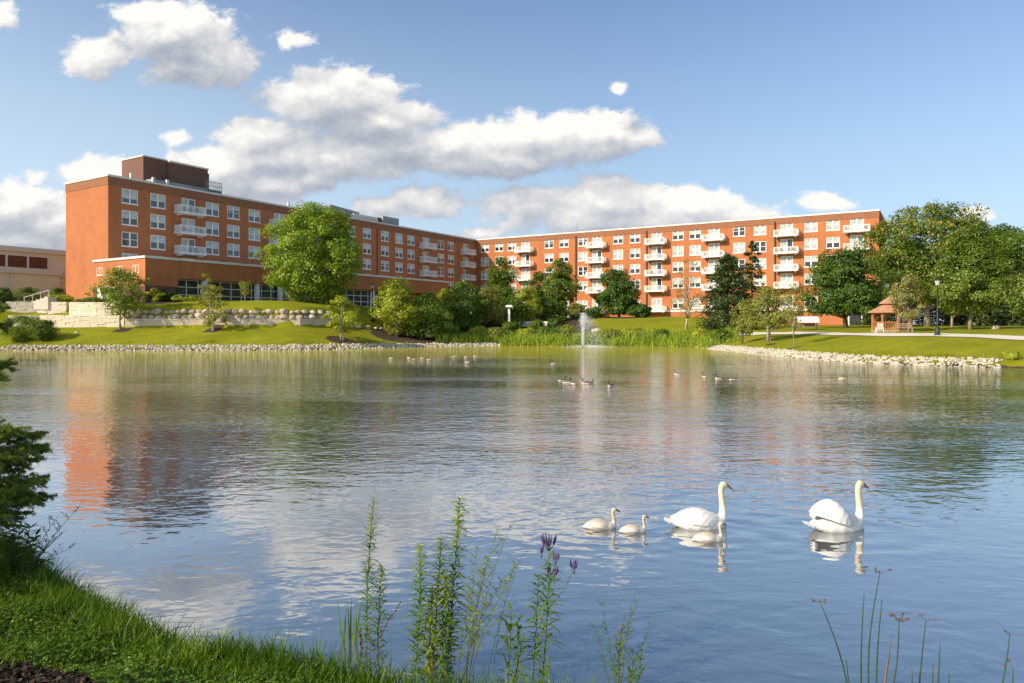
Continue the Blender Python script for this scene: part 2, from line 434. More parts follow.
# ------------------------------------------------------------------ terrain
def shore_pt(px, y):
    d = F * EYE / (y - HOR)
    return ((px - 512) / F * d, d)
SH = [shore_pt(px, y) for px, y in ((0, 350.5), (60, 350.6), (100, 350.5), (200, 350.5), (300, 350.2), (350, 349), (400, 347.2), (450, 346.2),
      (500, 345.4), (560, 345.6), (640, 345.6), (698, 347), (716, 349.6), (745, 352.7), (780, 356.4), (820, 360.0), (860, 362.8), (920, 365.2), (1000, 367.6), (1024, 368))]
SH += [(42, 42), (52, 33), (53, 16), (38, 6.4), (20, 4.2), (8, 4.5), (3, 4.75), (1, 5.0), (0.1, 5.2), (-0.75, 5.42), (-1.5, 5.75), (-2.65, 6.05), (-3.8, 6.85), (-4.7, 7.6), (-6.2, 8.9),
       (-11, 12), (-28, 19), (-60, 36), (-72, 58), (-66, 74)]
SHA = np.array(SH)
def shore_dist(x, y):
    """signed distance to the shoreline, positive on land"""
    x = np.asarray(x, float); y = np.asarray(y, float)
    dm = np.full(x.shape, 1e9); ins = np.zeros(x.shape, bool)
    n = len(SHA)
    for i in range(n):
        ax, ay = SHA[i]; bx, by = SHA[(i + 1) % n]
        ex, ey = bx - ax, by - ay
        t = np.clip(((x - ax) * ex + (y - ay) * ey) / (ex * ex + ey * ey), 0, 1)
        dm = np.minimum(dm, np.hypot(x - ax - t * ex, y - ay - t * ey))
        c = ((ay > y) != (by > y))
        with np.errstate(divide='ignore', invalid='ignore'):
            xi = ax + (y - ay) * ex / (ey if ey != 0 else 1e-12)
        ins ^= c & (x < xi)
    return np.where(ins, -dm, dm)
def sstep(x, a, b):
    t = np.clip((x - a) / (b - a), 0, 1); return t * t * (3 - 2 * t)
def wob(x, y):
    return (np.sin(x * 0.9 + 1.3 * np.sin(y * 0.5)) * np.sin(y * 0.8 + 0.7) * 0.5 + np.sin(x * 0.31 + 2) * np.cos(y * 0.27 + 1))
def ground(x, y):
    x = np.asarray(x, float); y = np.asarray(y, float)
    s = shore_dist(x, y)
    left = np.interp(s, [0, 0.6, 1.6, 8.2, 9.2, 12, 16, 60, 120], [0, 0.35, 0.62, 2.6, 5.0, 5.5, 6.05, 6.1, 4.5])
    mid = np.interp(s, [0, 1.0, 2, 10, 22, 34, 60, 100], [0, 0.25, 0.5, 1.3, 3.7, 4.3, 4.0, 3.6])
    right = np.interp(s, [0, 0.7, 1.6, 4, 8, 12, 25, 40, 90], [0, 0.35, 0.55, 1.0, 1.62, 1.9, 2.45, 2.7, 2.9])
    near = np.interp(s, [0, 0.25, 0.8, 2, 4, 8, 30], [0, 0.12, 0.30, 0.62, 1.15, 1.25, 1.4])
    # bearing-like weights between the three banks of the far side
    q = x / np.maximum(y, 5) * F + 512
    wl = 1 - sstep(q, 330, 470)
    wr = sstep(q, 690, 760)
    z = left * wl + right * wr + mid * (1 - wl - wr)
    wn = 1 - sstep(y, 22, 44)
    z = z * (1 - wn) + near * wn
    z = z + wob(x, y) * 0.05 * sstep(s, 2.5, 8) * (1 - wn * 0.6)
    z = z + np.sin(x * 5.1 + y * 3.3) * np.sin(y * 4.7 - x * 1.9) * 0.02 * wn * sstep(s, 0.1, 0.6)
    under = np.maximum(-0.9, s * 0.28)
    return np.where(s < 0, under, z)
def gz(x, y): return float(ground(np.array([x]), np.array([y]))[0])

def lines(*segs):
    out = []
    for a, b, st in segs:
        n = max(1, int(round((b - a) / st))); out += [a + (b - a) * i / n for i in range(n)]
    return out
xs = lines((-3000, -600, 400), (-600, -180, 60), (-180, -80, 8), (-80, -12, 0.9), (-12, -6, 0.5), (-6, 3, 0.14), (3, 12, 0.6), (12, 60, 0.9), (60, 110, 2.5), (110, 200, 12), (200, 600, 60), (600, 3001, 400)) + [3000]
ys = lines((-900, -100, 200), (-100, -12, 10), (-12, 2, 1.0), (2, 9.5, 0.14), (9.5, 16, 0.6), (16, 46, 1.6), (46, 110, 0.8), (110, 190, 3), (190, 400, 30), (400, 1000, 150), (1000, 4001, 500)) + [4000]
X, Y = np.meshgrid(np.array(xs), np.array(ys))
Z = ground(X, Y)
Pm = np.stack([X, Y, Z], -1).reshape(-1, 3)
nx, ny = len(xs), len(ys)
ii, jj = np.meshgrid(np.arange(nx - 1), np.arange(ny - 1))
i0 = (jj * nx + ii).ravel()
quads = np.stack([i0, i0 + 1, i0 + 1 + nx, i0 + nx], -1)
me = bpy.data.meshes.new('ground')
me.vertices.add(len(Pm)); me.loops.add(quads.size); me.polygons.add(len(quads))
me.vertices.foreach_set('co', Pm.astype(np.float32).ravel())
me.loops.foreach_set('vertex_index', quads.astype(np.int32).ravel())
me.polygons.foreach_set('loop_start', np.arange(0, quads.size, 4, dtype=np.int32))
me.update(calc_edges=True)
me.polygons.foreach_set('use_smooth', [True] * len(quads))
# soil mask: beds and mulch rings (bare soil of its own shape), lawn elsewhere
def px_pos(px, d): return ((px - 512) / F * d, d)
SOIL = [(*px_pos(122, 85), 1.1), (*px_pos(214, 85), 1.3), (*px_pos(342, 85.5), 2.0), (*px_pos(398, 95), 4.0), (*px_pos(425, 97), 4.5),
        (*px_pos(770, 73), 1.0), (*px_pos(794, 66), 0.8), (*px_pos(460, 104), 7), (*px_pos(500, 110), 9), (*px_pos(545, 112), 9), (*px_pos(160, 92), 3.2),
        (*px_pos(620, 130), 6), (*px_pos(560, 125), 7), (*px_pos(20, 92), 7), (*px_pos(975, 72), 0.9)]
soil = np.zeros(len(Pm))
for (sx, sy, sr) in SOIL:
    dd = np.hypot(Pm[:, 0] - sx, Pm[:, 1] - sy)
    soil = np.maximum(soil, 1 - sstep(dd, sr * 0.7, sr * 1.1))
sd = shore_dist(Pm[:, 0], Pm[:, 1])
soil = np.maximum(soil, (1 - sstep(sd, 0.0, 0.5)))
MULCH = (-3.32, 3.98, 0.86)
dm = np.hypot((Pm[:, 0] - MULCH[0]), (Pm[:, 1] - MULCH[1])) + 0.12 * np.sin(Pm[:, 0] * 9) * np.cos(Pm[:, 1] * 8)
soil = np.maximum(soil, 1 - sstep(dm, MULCH[2] - 0.1, MULCH[2] + 0.1))
at = me.attributes.new('soil', 'FLOAT', 'POINT'); at.data.foreach_set('value', soil.astype(np.float32))
gm, t, out = new_mat('lawn_and_soil')
pos = geo_pos(t)
p = nd(t, 'ShaderNodeBsdfPrincipled'); p.inputs['Roughness'].default_value = 0.95; p.inputs['Specular IOR Level'].default_value = 0.1
nA = noise(t, pos, 0.22, 4, 0.6); nB = noise(t, pos, 2.4, 5, 0.7); nC = noise(t, pos, 11.0, 4, 0.7)
f = mth(t, 'ADD', mth(t, 'MULTIPLY', nA, 0.45), mth(t, 'ADD', mth(t, 'MULTIPLY', nB, 0.3), mth(t, 'MULTIPLY', nC, 0.25)))
lawn = ramp(t, f, [(0.34, (0.13, 0.155, 0.007)), (0.46, (0.22, 0.225, 0.009)), (0.58, (0.29, 0.28, 0.014)), (0.72, (0.33, 0.30, 0.05))])
soilc = ramp(t, nC, [(0.35, (0.035, 0.024, 0.017)), (0.65, (0.12, 0.085, 0.058))])
spz = nd(t, 'ShaderNodeSeparateXYZ'); t.links.new(pos, spz.inputs[0])
nearf = smooth(t, spz.outputs[1], 14.0, 11.0)
mow = nd(t, 'ShaderNodeTexWave'); mow.inputs['Scale'].default_value = 0.16; mow.inputs['Distortion'].default_value = 1.5; mow.inputs['Detail'].default_value = 2
mr = nd(t, 'ShaderNodeMapping'); mr.inputs['Rotation'].default_value = (0, 0, R(62)); t.links.new(pos, mr.inputs['Vector']); t.links.new(mr.outputs[0], mow.inputs['Vector'])
lawn = mixc(t, mth(t, 'MULTIPLY', mow.outputs['Fac'], 0.22), lawn, (0.12, 0.17, 0.010))
worn = smooth(t, noise(t, pos, 0.55, 4, 0.7), 0.60, 0.74)
lawn = mixc(t, mth(t, 'MULTIPLY', worn, 0.5), lawn, (0.32, 0.27, 0.09))
lawn = mixc(t, nearf, lawn, ramp(t, nC, [(0.35, (0.022, 0.040, 0.008)), (0.65, (0.05, 0.088, 0.012))]))
an = nd(t, 'ShaderNodeAttribute'); an.attribute_name = 'soil'
sm = mth(t, 'ADD', an.outputs['Fac'], mth(t, 'MULTIPLY', mth(t, 'SUBTRACT', nB, 0.5), 0.7))
t.links.new(mixc(t, smooth(t, sm, 0.4, 0.6), lawn, soilc), p.inputs['Base Color'])
b = nd(t, 'ShaderNodeBump'); b.inputs['Strength'].default_value = 0.9; b.inputs['Distance'].default_value = 0.08
t.links.new(nC, b.inputs['Height']); t.links.new(b.outputs[0], p.inputs['Normal'])
t.links.new(p.outputs[0], out.inputs[0])
me.materials.append(gm)
tag(link('ground', me), 'grassy ground with lawns and planted banks round the pond', None, None, 'structure')

# ------------------------------------------------------------------ water
wm, t, out = new_mat('pond_water')
pos = geo_pos(t)
sp = nd(t, 'ShaderNodeSeparateXYZ'); t.links.new(pos, sp.inputs[0])
def wave(scale, sx, sy, rot, detail, dist=0.0):
    mp = nd(t, 'ShaderNodeMapping'); mp.inputs['Scale'].default_value = (sx, sy, 1); mp.inputs['Rotation'].default_value = (0, 0, rot)
    t.links.new(pos, mp.inputs['Vector'])
    return noise(t, mp.outputs[0], scale, detail, 0.5, dist)
w1 = wave(0.85, 0.8, 1.5, R(14), 2, 0.4)
w2 = wave(3.4, 0.8, 1.35, R(-10), 2, 0.3)
w3 = wave(9.0, 0.8, 1.2, R(24), 2)
calm = noise(t, pos, 0.10, 2, 0.5)
breeze = smooth(t, mth(t, 'ADD', sp.outputs[1], mth(t, 'MULTIPLY', mth(t, 'SUBTRACT', calm, 0.5), 14.0)), 9.5, 17.0)
amp = mth(t, 'ADD', mth(t, 'MULTIPLY', breeze, 0.72), 0.28)
far = smooth(t, sp.outputs[1], 100.0, 45.0)
amp = mth(t, 'MULTIPLY', amp, mth(t, 'ADD', mth(t, 'MULTIPLY', far, 0.40), 0.60))
h = mth(t, 'ADD', mth(t, 'MULTIPLY', w1, 0.024), mth(t, 'ADD', mth(t, 'MULTIPLY', w2, 0.0215), mth(t, 'MULTIPLY', mth(t, 'MULTIPLY', w3, breeze), 0.0072)))
pm = nd(t, 'ShaderNodeMapping'); pm.inputs['Scale'].default_value = (0.5, 1.4, 1); t.links.new(pos, pm.inputs['Vector'])
patch = smooth(t, noise(t, pm.outputs[0], 0.09, 3, 0.55), 0.40, 0.60)
h = mth(t, 'MULTIPLY', h, mth(t, 'MULTIPLY', amp, mth(t, 'MULTIPLY_ADD', patch, 0.65, 0.60)))
for (cx, cy, k, a_) in ((2.75, 9.85, 11.5, 0.0026), (4.5, 9.7, 10.5, 0.003), (1.3, 9.75, 17, 0.0012), (2.6, 9.3, 17, 0.0012)):
    dv = vmath(t, 'SUBTRACT', pos, (cx, cy, 0)).outputs[0]
    dv = vmath(t, 'MULTIPLY', dv, (0.8, 1.25, 0)).outputs[0]
    rr = vmath(t, 'LENGTH', dv).outputs['Value']
    wv = mth(t, 'SINE', mth(t, 'MULTIPLY', rr, k))
    fall = mth(t, 'MULTIPLY', smooth(t, rr, 2.1, 0.45), a_)
    h = mth(t, 'ADD', h, mth(t, 'MULTIPLY', wv, fall))
bmp = nd(t, 'ShaderNodeBump'); bmp.inputs['Strength'].default_value = 1.0; bmp.inputs['Distance'].default_value = 1.0
t.links.new(h, bmp.inputs['Height'])
body = nd(t, 'ShaderNodeBsdfDiffuse')
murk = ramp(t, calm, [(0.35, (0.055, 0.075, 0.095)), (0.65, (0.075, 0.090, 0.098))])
bank_refl = smooth(t, mth(t, 'ADD', sp.outputs[1], mth(t, 'MULTIPLY', mth(t, 'SUBTRACT', calm, 0.5), 40.0)), 34.0, 78.0)
t.links.new(mixc(t, bank_refl, murk, (0.43, 0.365, 0.05)), body.inputs[0])  # gold reflection of the far bank painted into the distant water's body colour
gl = nd(t, 'ShaderNodeBsdfGlossy'); gl.inputs['Roughness'].default_value = 0.035
gl.inputs[0].default_value = (0.93, 0.93, 0.93, 1)
t.links.new(bmp.outputs[0], gl.inputs['Normal'])
fr = nd(t, 'ShaderNodeFresnel'); fr.inputs['IOR'].default_value = 1.45
t.links.new(bmp.outputs[0], fr.inputs['Normal'])
ms = nd(t, 'ShaderNodeMixShader')
refl = mth(t, 'MULTIPLY', mth(t, 'POWER', fr.outputs[0], 0.34), mth(t, 'MULTIPLY_ADD', bank_refl, -0.34, 1.0))
t.links.new(refl, ms.inputs[0]); t.links.new(body.outputs[0], ms.inputs[1]); t.links.new(gl.outputs[0], ms.inputs[2])
t.links.new(ms.outputs[0], out.inputs[0])
wb = MB()
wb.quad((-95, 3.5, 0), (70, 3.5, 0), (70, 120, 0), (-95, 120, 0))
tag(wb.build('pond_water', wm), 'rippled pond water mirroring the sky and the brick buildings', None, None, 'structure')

# ------------------------------------------------------------------ buildings
def solve_col(O, u, px):
    """distance along a facade at which it is seen in bearing px"""
    k = (px - 512) / F
    return (k * O[1] - O[0]) / (u[0] - k * u[1])
def perforated(mb, L0, L1, z0, z1, holes, y=0.0, depth=0.16, mi=0):
    xsb = sorted({L0, L1} | {h[0] for h in holes} | {h[1] for h in holes})
    zsb = sorted({z0, z1} | {h[2] for h in holes} | {h[3] for h in holes})
    hs = [(round(h[0], 4), round(h[1], 4), round(h[2], 4), round(h[3], 4)) for h in holes]
    for i in range(len(xsb) - 1):
        for j in range(len(zsb) - 1):
            cx = (xsb[i] + xsb[i + 1]) / 2; cz = (zsb[j] + zsb[j + 1]) / 2
            if any(h[0] < cx < h[1] and h[2] < cz < h[3] for h in hs): continue
            mb.quad((xsb[i], y, zsb[j]), (xsb[i + 1], y, zsb[j]), (xsb[i + 1], y, zsb[j + 1]), (xsb[i], y, zsb[j + 1]), mi)
    for (a, b_, c, d) in holes:
        e = y + depth
        mb.quad((a, y, c), (a, e, c), (a, e, d), (a, y, d), mi); mb.quad((b_, y, d), (b_, e, d), (b_, e, c), (b_, y, c), mi)
        mb.quad((a, y, d), (a, e, d), (b_, e, d), (b_, y, d), mi); mb.quad((a, y, c), (b_, y, c), (b_, e, c), (a, e, c), mi)
def window_mesh(w, hgt, name='window'):
    """two double-hung sashes side by side in a white frame, origin at bottom centre of the opening"""
    mb = MB(); a = w / 2; fw = 0.10
    mb.box(-a, a, -0.03, 0.13, 0, 0.10); mb.box(-a, a, 0.0, 0.13, hgt - fw, hgt)
    mb.box(-a, -a + fw, 0.002, 0.13, 0.10, hgt - fw); mb.box(a - fw, a, 0.002, 0.13, 0.10, hgt - fw)
    mb.box(-0.10, 0.10, 0.004, 0.13, 0.10, hgt - fw)
    for sx in (-1, 1):
        x0, x1 = (0.10, a - fw) if sx > 0 else (-a + fw, -0.10)
        mb.box(x0, x1, 0.04, 0.12, hgt / 2 - 0.04, hgt / 2 + 0.04)
    mb.box(-a - 0.06, a + 0.06, -0.07, -0.002, -0.10, 0.0)
    return mb.mesh(name, M['white'])
PANES = [(1, 0, .50), (1, 0, .34), (1, 0, .68), (1, 1, .5), (2, 0, .5), (2, 2, .5), (0, 0, .5), (2, 0, .25), (1, 0, .58)]
def pane_mesh(w, hgt, kind):
    mb = MB(); a = w / 2 - 0.1; top, bot, sp_ = PANES[kind]
    for sx, dz in ((-1, 0.0), (1, 0.12 if kind in (1, 7) else 0.0)):
        x0, x1 = (0, a) if sx > 0 else (-a, 0); zs = 0.1 + (hgt - 0.2) * (1 - sp_) + dz
        mb.quad((x0, 0.10, 0.1), (x1, 0.10, 0.1), (x1, 0.10, zs), (x0, 0.10, zs), bot)
        mb.quad((x0, 0.10, zs), (x1, 0.10, zs), (x1, 0.10, hgt - 0.1), (x0, 0.10, hgt - 0.1), top)
    return mb.mesh('pane', [M['glass'], M['blind'], M['curtain']])
def door_mesh(w, hgt):
    mb = MB(); a = w / 2
    mb.box(-a, -a + 0.12, 0.0, 0.13, 0, hgt); mb.box(a - 0.12, a, 0.0, 0.13, 0, hgt); mb.box(-a + 0.12, a - 0.12, 0.002, 0.13, hgt - 0.14, hgt)
    mb.box(-0.12, 0.12, 0.004, 0.13, 0, hgt - 0.14); mb.box(-a + 0.12, -0.12, 0.02, 0.12, 0, 0.2); mb.box(0.12, a - 0.12, 0.02, 0.12, 0, 0.2)
    return mb.mesh('balcony_door', M['white'])
def door_pane_mesh(w, hgt, kind):
    mb = MB(); a = w / 2 - 0.12
    mb.quad((-a, 0.10, 0.2), (0, 0.10, 0.2), (0, 0.10, hgt - 0.14), (-a, 0.10, hgt - 0.14), 2 if kind != 1 else 1)
    mb.quad((0, 0.10, 0.2), (a, 0.10, 0.2), (a, 0.10, hgt - 0.14), (0, 0.10, hgt - 0.14), 2 if kind == 0 else (1 if kind == 1 else 0))
    return mb.mesh('pane', [M['glass'], M['blind'], M['curtain']])
def balcony_meshes(w, dpt):
    sl = MB(); sl.box(-w / 2, w / 2, -dpt, -0.003, -0.20, 0.0)
    for sx in (-1, 1):
        x = sx * (w / 2 - 0.5); sl.box(x - 0.06, x + 0.06, -dpt + 0.25, -0.004, -0.44, -0.262)
    rl = MB(); h = 1.08; e = 0.05
    for (xa, xb, ya, yb) in ((-w / 2, w / 2, -dpt, -dpt + e), (-w / 2, -w / 2 + e, -dpt + e, -0.01), (w / 2 - e, w / 2, -dpt + e, -0.01)):
        rl.box(xa, xb, ya, yb, h - 0.09, h); rl.box(xa, xb, ya, yb, 0.06, 0.14)
    n = int(w / 0.17)
    for i in range(n + 1):
        x = -w / 2 + 0.035 + (w - 0.07) * i / n
        wd = 0.022 if i % 6 else 0.05
        rl.box(x - wd, x + wd, -dpt + 0.008, -dpt + 0.042, 0.14 if i % 6 else 0.0, h - 0.09)
    n = int(dpt / 0.17)
    for sx in (-1, 1):
        for i in range(1, n):
            y = -dpt + dpt * i / n; x = sx * (w / 2 - 0.025)
            rl.box(x - 0.017, x + 0.017, y - 0.035, y + 0.035, 0.14, h - 0.09)
    return sl.mesh('balcony', M['white']), rl.mesh('railing', M['white'])
WIN_W, WIN_H = 2.35, 2.05
win_me = window_mesh(WIN_W, WIN_H)
pane_me = [pane_mesh(WIN_W, WIN_H, k) for k in range(9)]
DOOR_W, DOOR_H = 2.3, 2.35
door_me = door_mesh(DOOR_W, DOOR_H)
dpane_me = [door_pane_mesh(DOOR_W, DOOR_H, k) for k in range(3)]
DOOR_HR = 2.75; DROP = 1.56
door_me_r = door_mesh(DOOR_W, DOOR_HR); dpane_me_r = [door_pane_mesh(DOOR_W, DOOR_HR, k) for k in range(3)]
bal_me, rail_me = balcony_meshes(4.4, 1.6)
rw = random.Random(5)
def add_window(par, x, z, bias, y=0.0):
    o = link('window', win_me, par, (x, y + 0.03, z))
    link('pane', pane_me[rw.choices(range(9), bias)[0]], o)
def add_balcony(par, x, z, pale):
    b_ = link('balcony', bal_me, par, (x + (-0.2 if par is left else 0.05), 0, z)); link('railing', rail_me, b_)
    d = link('balcony_door', door_me if par is left else door_me_r, par, (x, 0.03, z + 0.02)); link('pane', (dpane_me if par is left else dpane_me_r)[rw.choices(range(3), pale)[0]], d)

# ---- left wing
LA = (-56.4, 99.3); LU = (0.531, 0.847); LLEN = 89.4
left = empty('brick_apartment_wing', (LA[0], LA[1], 0), math.atan2(LU[1], LU[0]))
tag(left, 'long shaded red brick apartment wing with brown rooftop penthouse, left of pond', 'apartment building')
ROOF = 20.8 + EYE
cols = [(130, 0), (158, 0), (188.4, 1), (212.5, 0), (233.5, 0), (254.5, 0), (279.5, 1), (302, 0), (319, 0), (335, 1), (351, 0), (367, 0), (385, 0), (399, 0), (411, 0), (426, 1), (441, 0), (451, 0), (466, 1)]
rowsL = [21.2, 18.13, 15.06, 12.0]
holes = []
for px, k in cols:
    L = solve_col(LA, LU, px)
    for r_i, zc in enumerate(rowsL):
        if k == 0: holes.append((L - WIN_W / 2, L + WIN_W / 2, zc - WIN_H / 2, zc + WIN_H / 2))
        else: holes.append((L - DOOR_W / 2, L + DOOR_W / 2, zc - 1.30 + 0.02, zc - 1.30 + 0.02 + DOOR_H))
wl_ = MB()
perforated(wl_, 0, LLEN, 2, ROOF - 1.15, holes)
DEPL = 11.5
wl_.quad((0, DEPL, 2), (0, 0, 2), (0, 0, ROOF - 1.15), (0, DEPL, ROOF - 1.15)); wl_.quad((LLEN, 0, 2), (LLEN, DEPL, 2), (LLEN, DEPL, ROOF - 1.15), (LLEN, 0, ROOF - 1.15))
wl_.quad((LLEN, DEPL, 2), (0, DEPL, 2), (0, DEPL, ROOF - 1.15), (LLEN, DEPL, ROOF - 1.15))
wl_.build('wall', M['brick'], left)
def parapet(par, x0, x1, y0, y1, z, mat):
    mb = MB(); mb.box(x0 - 0.05, x1 + 0.05, y0 - 0.05, y1 + 0.05, z - 1.16, z - 0.003); mb.build('parapet', mat, par)
    mb = MB(); mb.box(x0 - 0.14, x1 + 0.14, y0 - 0.14, y1 + 0.14, z, z + 0.28); mb.build('coping', M['coping'], par)
    mb = MB(); mb.box(x0 + 0.3, x1 - 0.3, y0 + 0.3, y1 - 0.3, z + 0.282, z + 0.30); mb.build('roof', M['roof'], par)
parapet(left, 0, LLEN, 0, DEPL, ROOF, M['brick_band'])
for px, k in cols:
    L = solve_col(LA, LU, px)
    for r_i, zc in enumerate(rowsL):
        if k == 0: add_window(left, L, zc - WIN_H / 2, (8, 1.5, 1, .6, .6, .5, 1, .4, 2))
        elif not (r_i == 3 and L < 64): add_balcony(left, L, zc - 1.30, (2, 3, 2))
        else:
            d = link('balcony_door', door_me, left, (L, 0.03, zc - 1.28)); link('pane', dpane_me[0], d)
# joints and control lines
mb = MB()
for px in (320, 377): 
    L = solve_col(LA, LU, px); mb.box(L - 0.07, L + 0.07, -0.10, -0.002, 11.5, ROOF - 1.2)
mb.build('downpipe', M['dark'], left)
# penthouse
ph = MB()
x0p, y0p = 7.0, 3.3
x1p = solve_col((LA[0] - 0.847 * y0p, LA[1] + 0.531 * y0p), LU, 167)
x2p = solve_col((LA[0] - 0.847 * y0p, LA[1] + 0.531 * y0p), LU, 206)
ph.box(x0p, x1p, y0p, y0p + 5.8, ROOF + 0.3, 28.2); ph.box(x1p + 0.01, x2p, y0p - 0.5, y0p + 5.3, ROOF + 0.3, 28.0)
pho = ph.build('penthouse', M['brick_pent'], left)
ph = MB(); ph.box(x0p - 0.1, x1p, y0p - 0.1, y0p + 5.9, 28.203, 28.4); ph.box(x1p + 0.01, x2p + 0.1, y0p - 0.6, y0p + 5.4, 28.003, 28.25); ph.build('coping', M['coping'], pho)
ph = MB(); ph.box(x2p + 0.02, x2p + 0.7, y0p + 0.2, y0p + 3, ROOF + 1.5, 27.6); ph.build('vent', M['dark'], pho)
rl = MB()
xa, xb = solve_col((LA[0] - 0.847, LA[1] + 0.531), LU, 206.5), solve_col((LA[0] - 0.847, LA[1] + 0.531), LU, 222)
for z in (ROOF + 0.8, ROOF + 1.5, ROOF + 2.2): rl.box(xa, xb, 1.0, 1.07, z, z + 0.07)
n = 8
for i in range(n + 1):
    x = xa + (xb - xa) * i / n; rl.box(x - 0.04, x + 0.04, 1.071, 1.14, ROOF + 0.3, ROOF + 2.3)
rl.box(xa - 9, xb, 1.15, 2.7, ROOF + 0.3, ROOF + 1.0)
rl.build('roof_railing', M['grey'], left)
# rooftop plant
def roof_unit(par, px, y, w, dpt, h, mat, O, U, slope=0.0):
    ob = (O[0] - U[1] * y, O[1] + U[0] * y)
    L = solve_col(ob, U, px)
    mb = MB(); z = ROOF + 0.3
    mb.add([(L - w / 2, y, z), (L + w / 2, y, z), (L + w / 2, y + dpt, z), (L - w / 2, y + dpt, z), (L - w / 2, y, z + h), (L + w / 2, y, z + h - slope), (L + w / 2, y + dpt, z + h - slope), (L - w / 2, y + dpt, z + h)],
           [(0, 3, 2, 1), (4, 5, 6, 7), (0, 1, 5, 4), (1, 2, 6, 5), (2, 3, 7, 6), (3, 0, 4, 7)])
    for k in range(5): mb.box(L - w / 2 + 0.1, L + w / 2 - 0.1, y - 0.04, y - 0.002, z + h * 0.15 + k * h * 0.12, z + h * 0.15 + k * h * 0.12 + 0.06)
    mb.build('rooftop_unit', mat, par)
roof_unit(left, 345, 3, 8, 3, 2.4, M['grey'], LA, LU, 0.5)
roof_unit(left, 366, 2, 7, 3, 1.3, M['coping'], LA, LU)
roof_unit(left, 384, 2.5, 4, 3, 1.5, M['brick_pent'], LA, LU); roof_unit(left, 391, 2, 5, 3, 1.9, M['grey'], LA, LU)
for px in (132, 154, 168, 289): roof_unit(left, px, 0.8, 0.35, 0.35, 0.9, M['coping'], LA, LU)
# podium with glazed ground floor
PW = 12.4; PZ = 11.4; PL0, PL1 = -2.0, 62.0
G0, G1 = solve_col((LA[0] + 0.847 * PW, LA[1] - 0.531 * PW), LU, 178), solve_col((LA[0] + 0.847 * PW, LA[1] - 0.531 * PW), LU, 404)
pod = MB()
base = 3.5
pod.box(PL0, G0, -PW, -0.01, 7.9, PZ)                                   # brick block at the near end
pod.box(G0, PL1, -PW, -0.01, 9.0, PZ - 0.002)                           # long fascia over the glazing
pod.box(G1, PL1 - 4.5, -PW + 2.4, -0.02, base, 8.998)                   # recessed brick at the far end
pod.box(G0, G1, -PW + 4.2, -0.03, base, 8.996)
pdo = pod.build('podium', M['brick'], left)
pod = MB(); pod.box(PL0 - 0.06, G0 - 0.4, -PW - 0.04, -0.02, base, 7.898); pod.build('plinth', M['brick_dark'], pdo)
pod = MB(); pod.box(PL0 - 0.15, PL1 + 0.15, -PW - 0.15, -0.012, PZ + 0.002, PZ + 0.30); pod.build('cornice', M['coping'], pdo)
cw = MB(); gw = MB()
yg = -PW + 0.9
nmul = 26
for i in range(nmul + 1):
    x = G0 + (G1 - G0) * i / nmul; cw.box(x - 0.07, x + 0.07, yg - 0.09, yg + 0.05, base, 8.99)
for z in (5.9, 6.9, 7.95, 8.9):
    cw.box(G0, G1, yg - 0.07, yg + 0.05, z - 0.06, z + 0.06)
gl_ = cw.build('glazing', M['coping'], pdo)
gw.quad((G0, yg, base), (G1, yg, base), (G1, yg, 8.99), (G0, yg, 8.99)); gw.build('pane', M['glass'], gl_)
for px in (206, 259, 282, 340, 374):
    L = solve_col((LA[0] + 0.847 * PW, LA[1] - 0.531 * PW), LU, px)
    mb = MB(); mb.tube([(L, -PW + 0.5, base), (L, -PW + 0.5, 8.997)], [0.42, 0.42], 14); mb.build('column', M['coping'], pdo, True)
mb = MB(); mb.tube([(PL1 - 0.5, -PW + 0.6, 2), (PL1 - 0.5, -PW + 0.6, 8.997)], [0.5, 0.5], 12); mb.build('column', M['coping'], pdo, True)
# small windows and entry niche on the podium's sunny end
for k, yv in enumerate((-1.6, -6.4, -10.2)):
    o = link('window', win_me, pdo, (PL0 - 0.01, yv, 9.55), (0, 0, R(-90))); o.scale = (0.62, 0.6, 0.5)
    link('pane', pane_me[5], o)
mb = MB(); mb.box(PL0 - 0.6, PL0 - 0.065, -3.4, -2.2, base, 7.7); mb.box(PL0 - 0.62, PL0 - 0.066, -6.8, -2.2, 7.72, 7.9); mb.build('door_surround', M['coping'], pdo)
o = link('window', win_me, pdo, (PL0 - 0.08, -4.6, 5.9), (0, 0, R(-90))); o.scale = (0.7, 0.6, 0.8); link('pane', pane_me[1], o)

# ---- right wing
RA = (-8.5, 175.0); RU = (0.8575, -0.5145); RLEN = 88.0
right = empty('brick_apartment_wing', (RA[0], RA[1], 0), math.atan2(RU[1], RU[0]))
tag(right, 'long sunlit orange brick apartment wing with five columns of white balconies, behind pond', 'apartment building')
right['label'] = 'sunlit orange brick apartment wing with stacked white balconies, facing across the pond'
colsR = [(485, 0), (499, 0), (512, 0), (525.4, 1), (549, 0), (564, 0), (583, 0), (597, 1), (618, 0), (635, 0), (656.7, 1), (678, 0), (695, 0), (714, 1), (739, 0), (760, 0), (786.7, 1), (811, 0), (833, 0), (857, 1), (872, 2)]
rowsR = [21.65, 18.3, 14.95, 11.6, 7.3]
holes = []
for px, k in colsR:
    if k == 2: continue
    L = solve_col(RA, RU, px)
    for i, zc in enumerate(rowsR):
        if k == 0: holes.append((L - WIN_W / 2, L + WIN_W / 2, zc - WIN_H / 2, zc + WIN_H / 2))
        else: holes.append((L - DOOR_W / 2, L + DOOR_W / 2, zc - DROP + 0.02, zc - DROP + 0.02 + DOOR_HR))
wr_ = MB(); DEPR = 17
perforated(wr_, -11.4, RLEN, 1.5, ROOF - 1.15, holes)
z = ROOF - 1.15
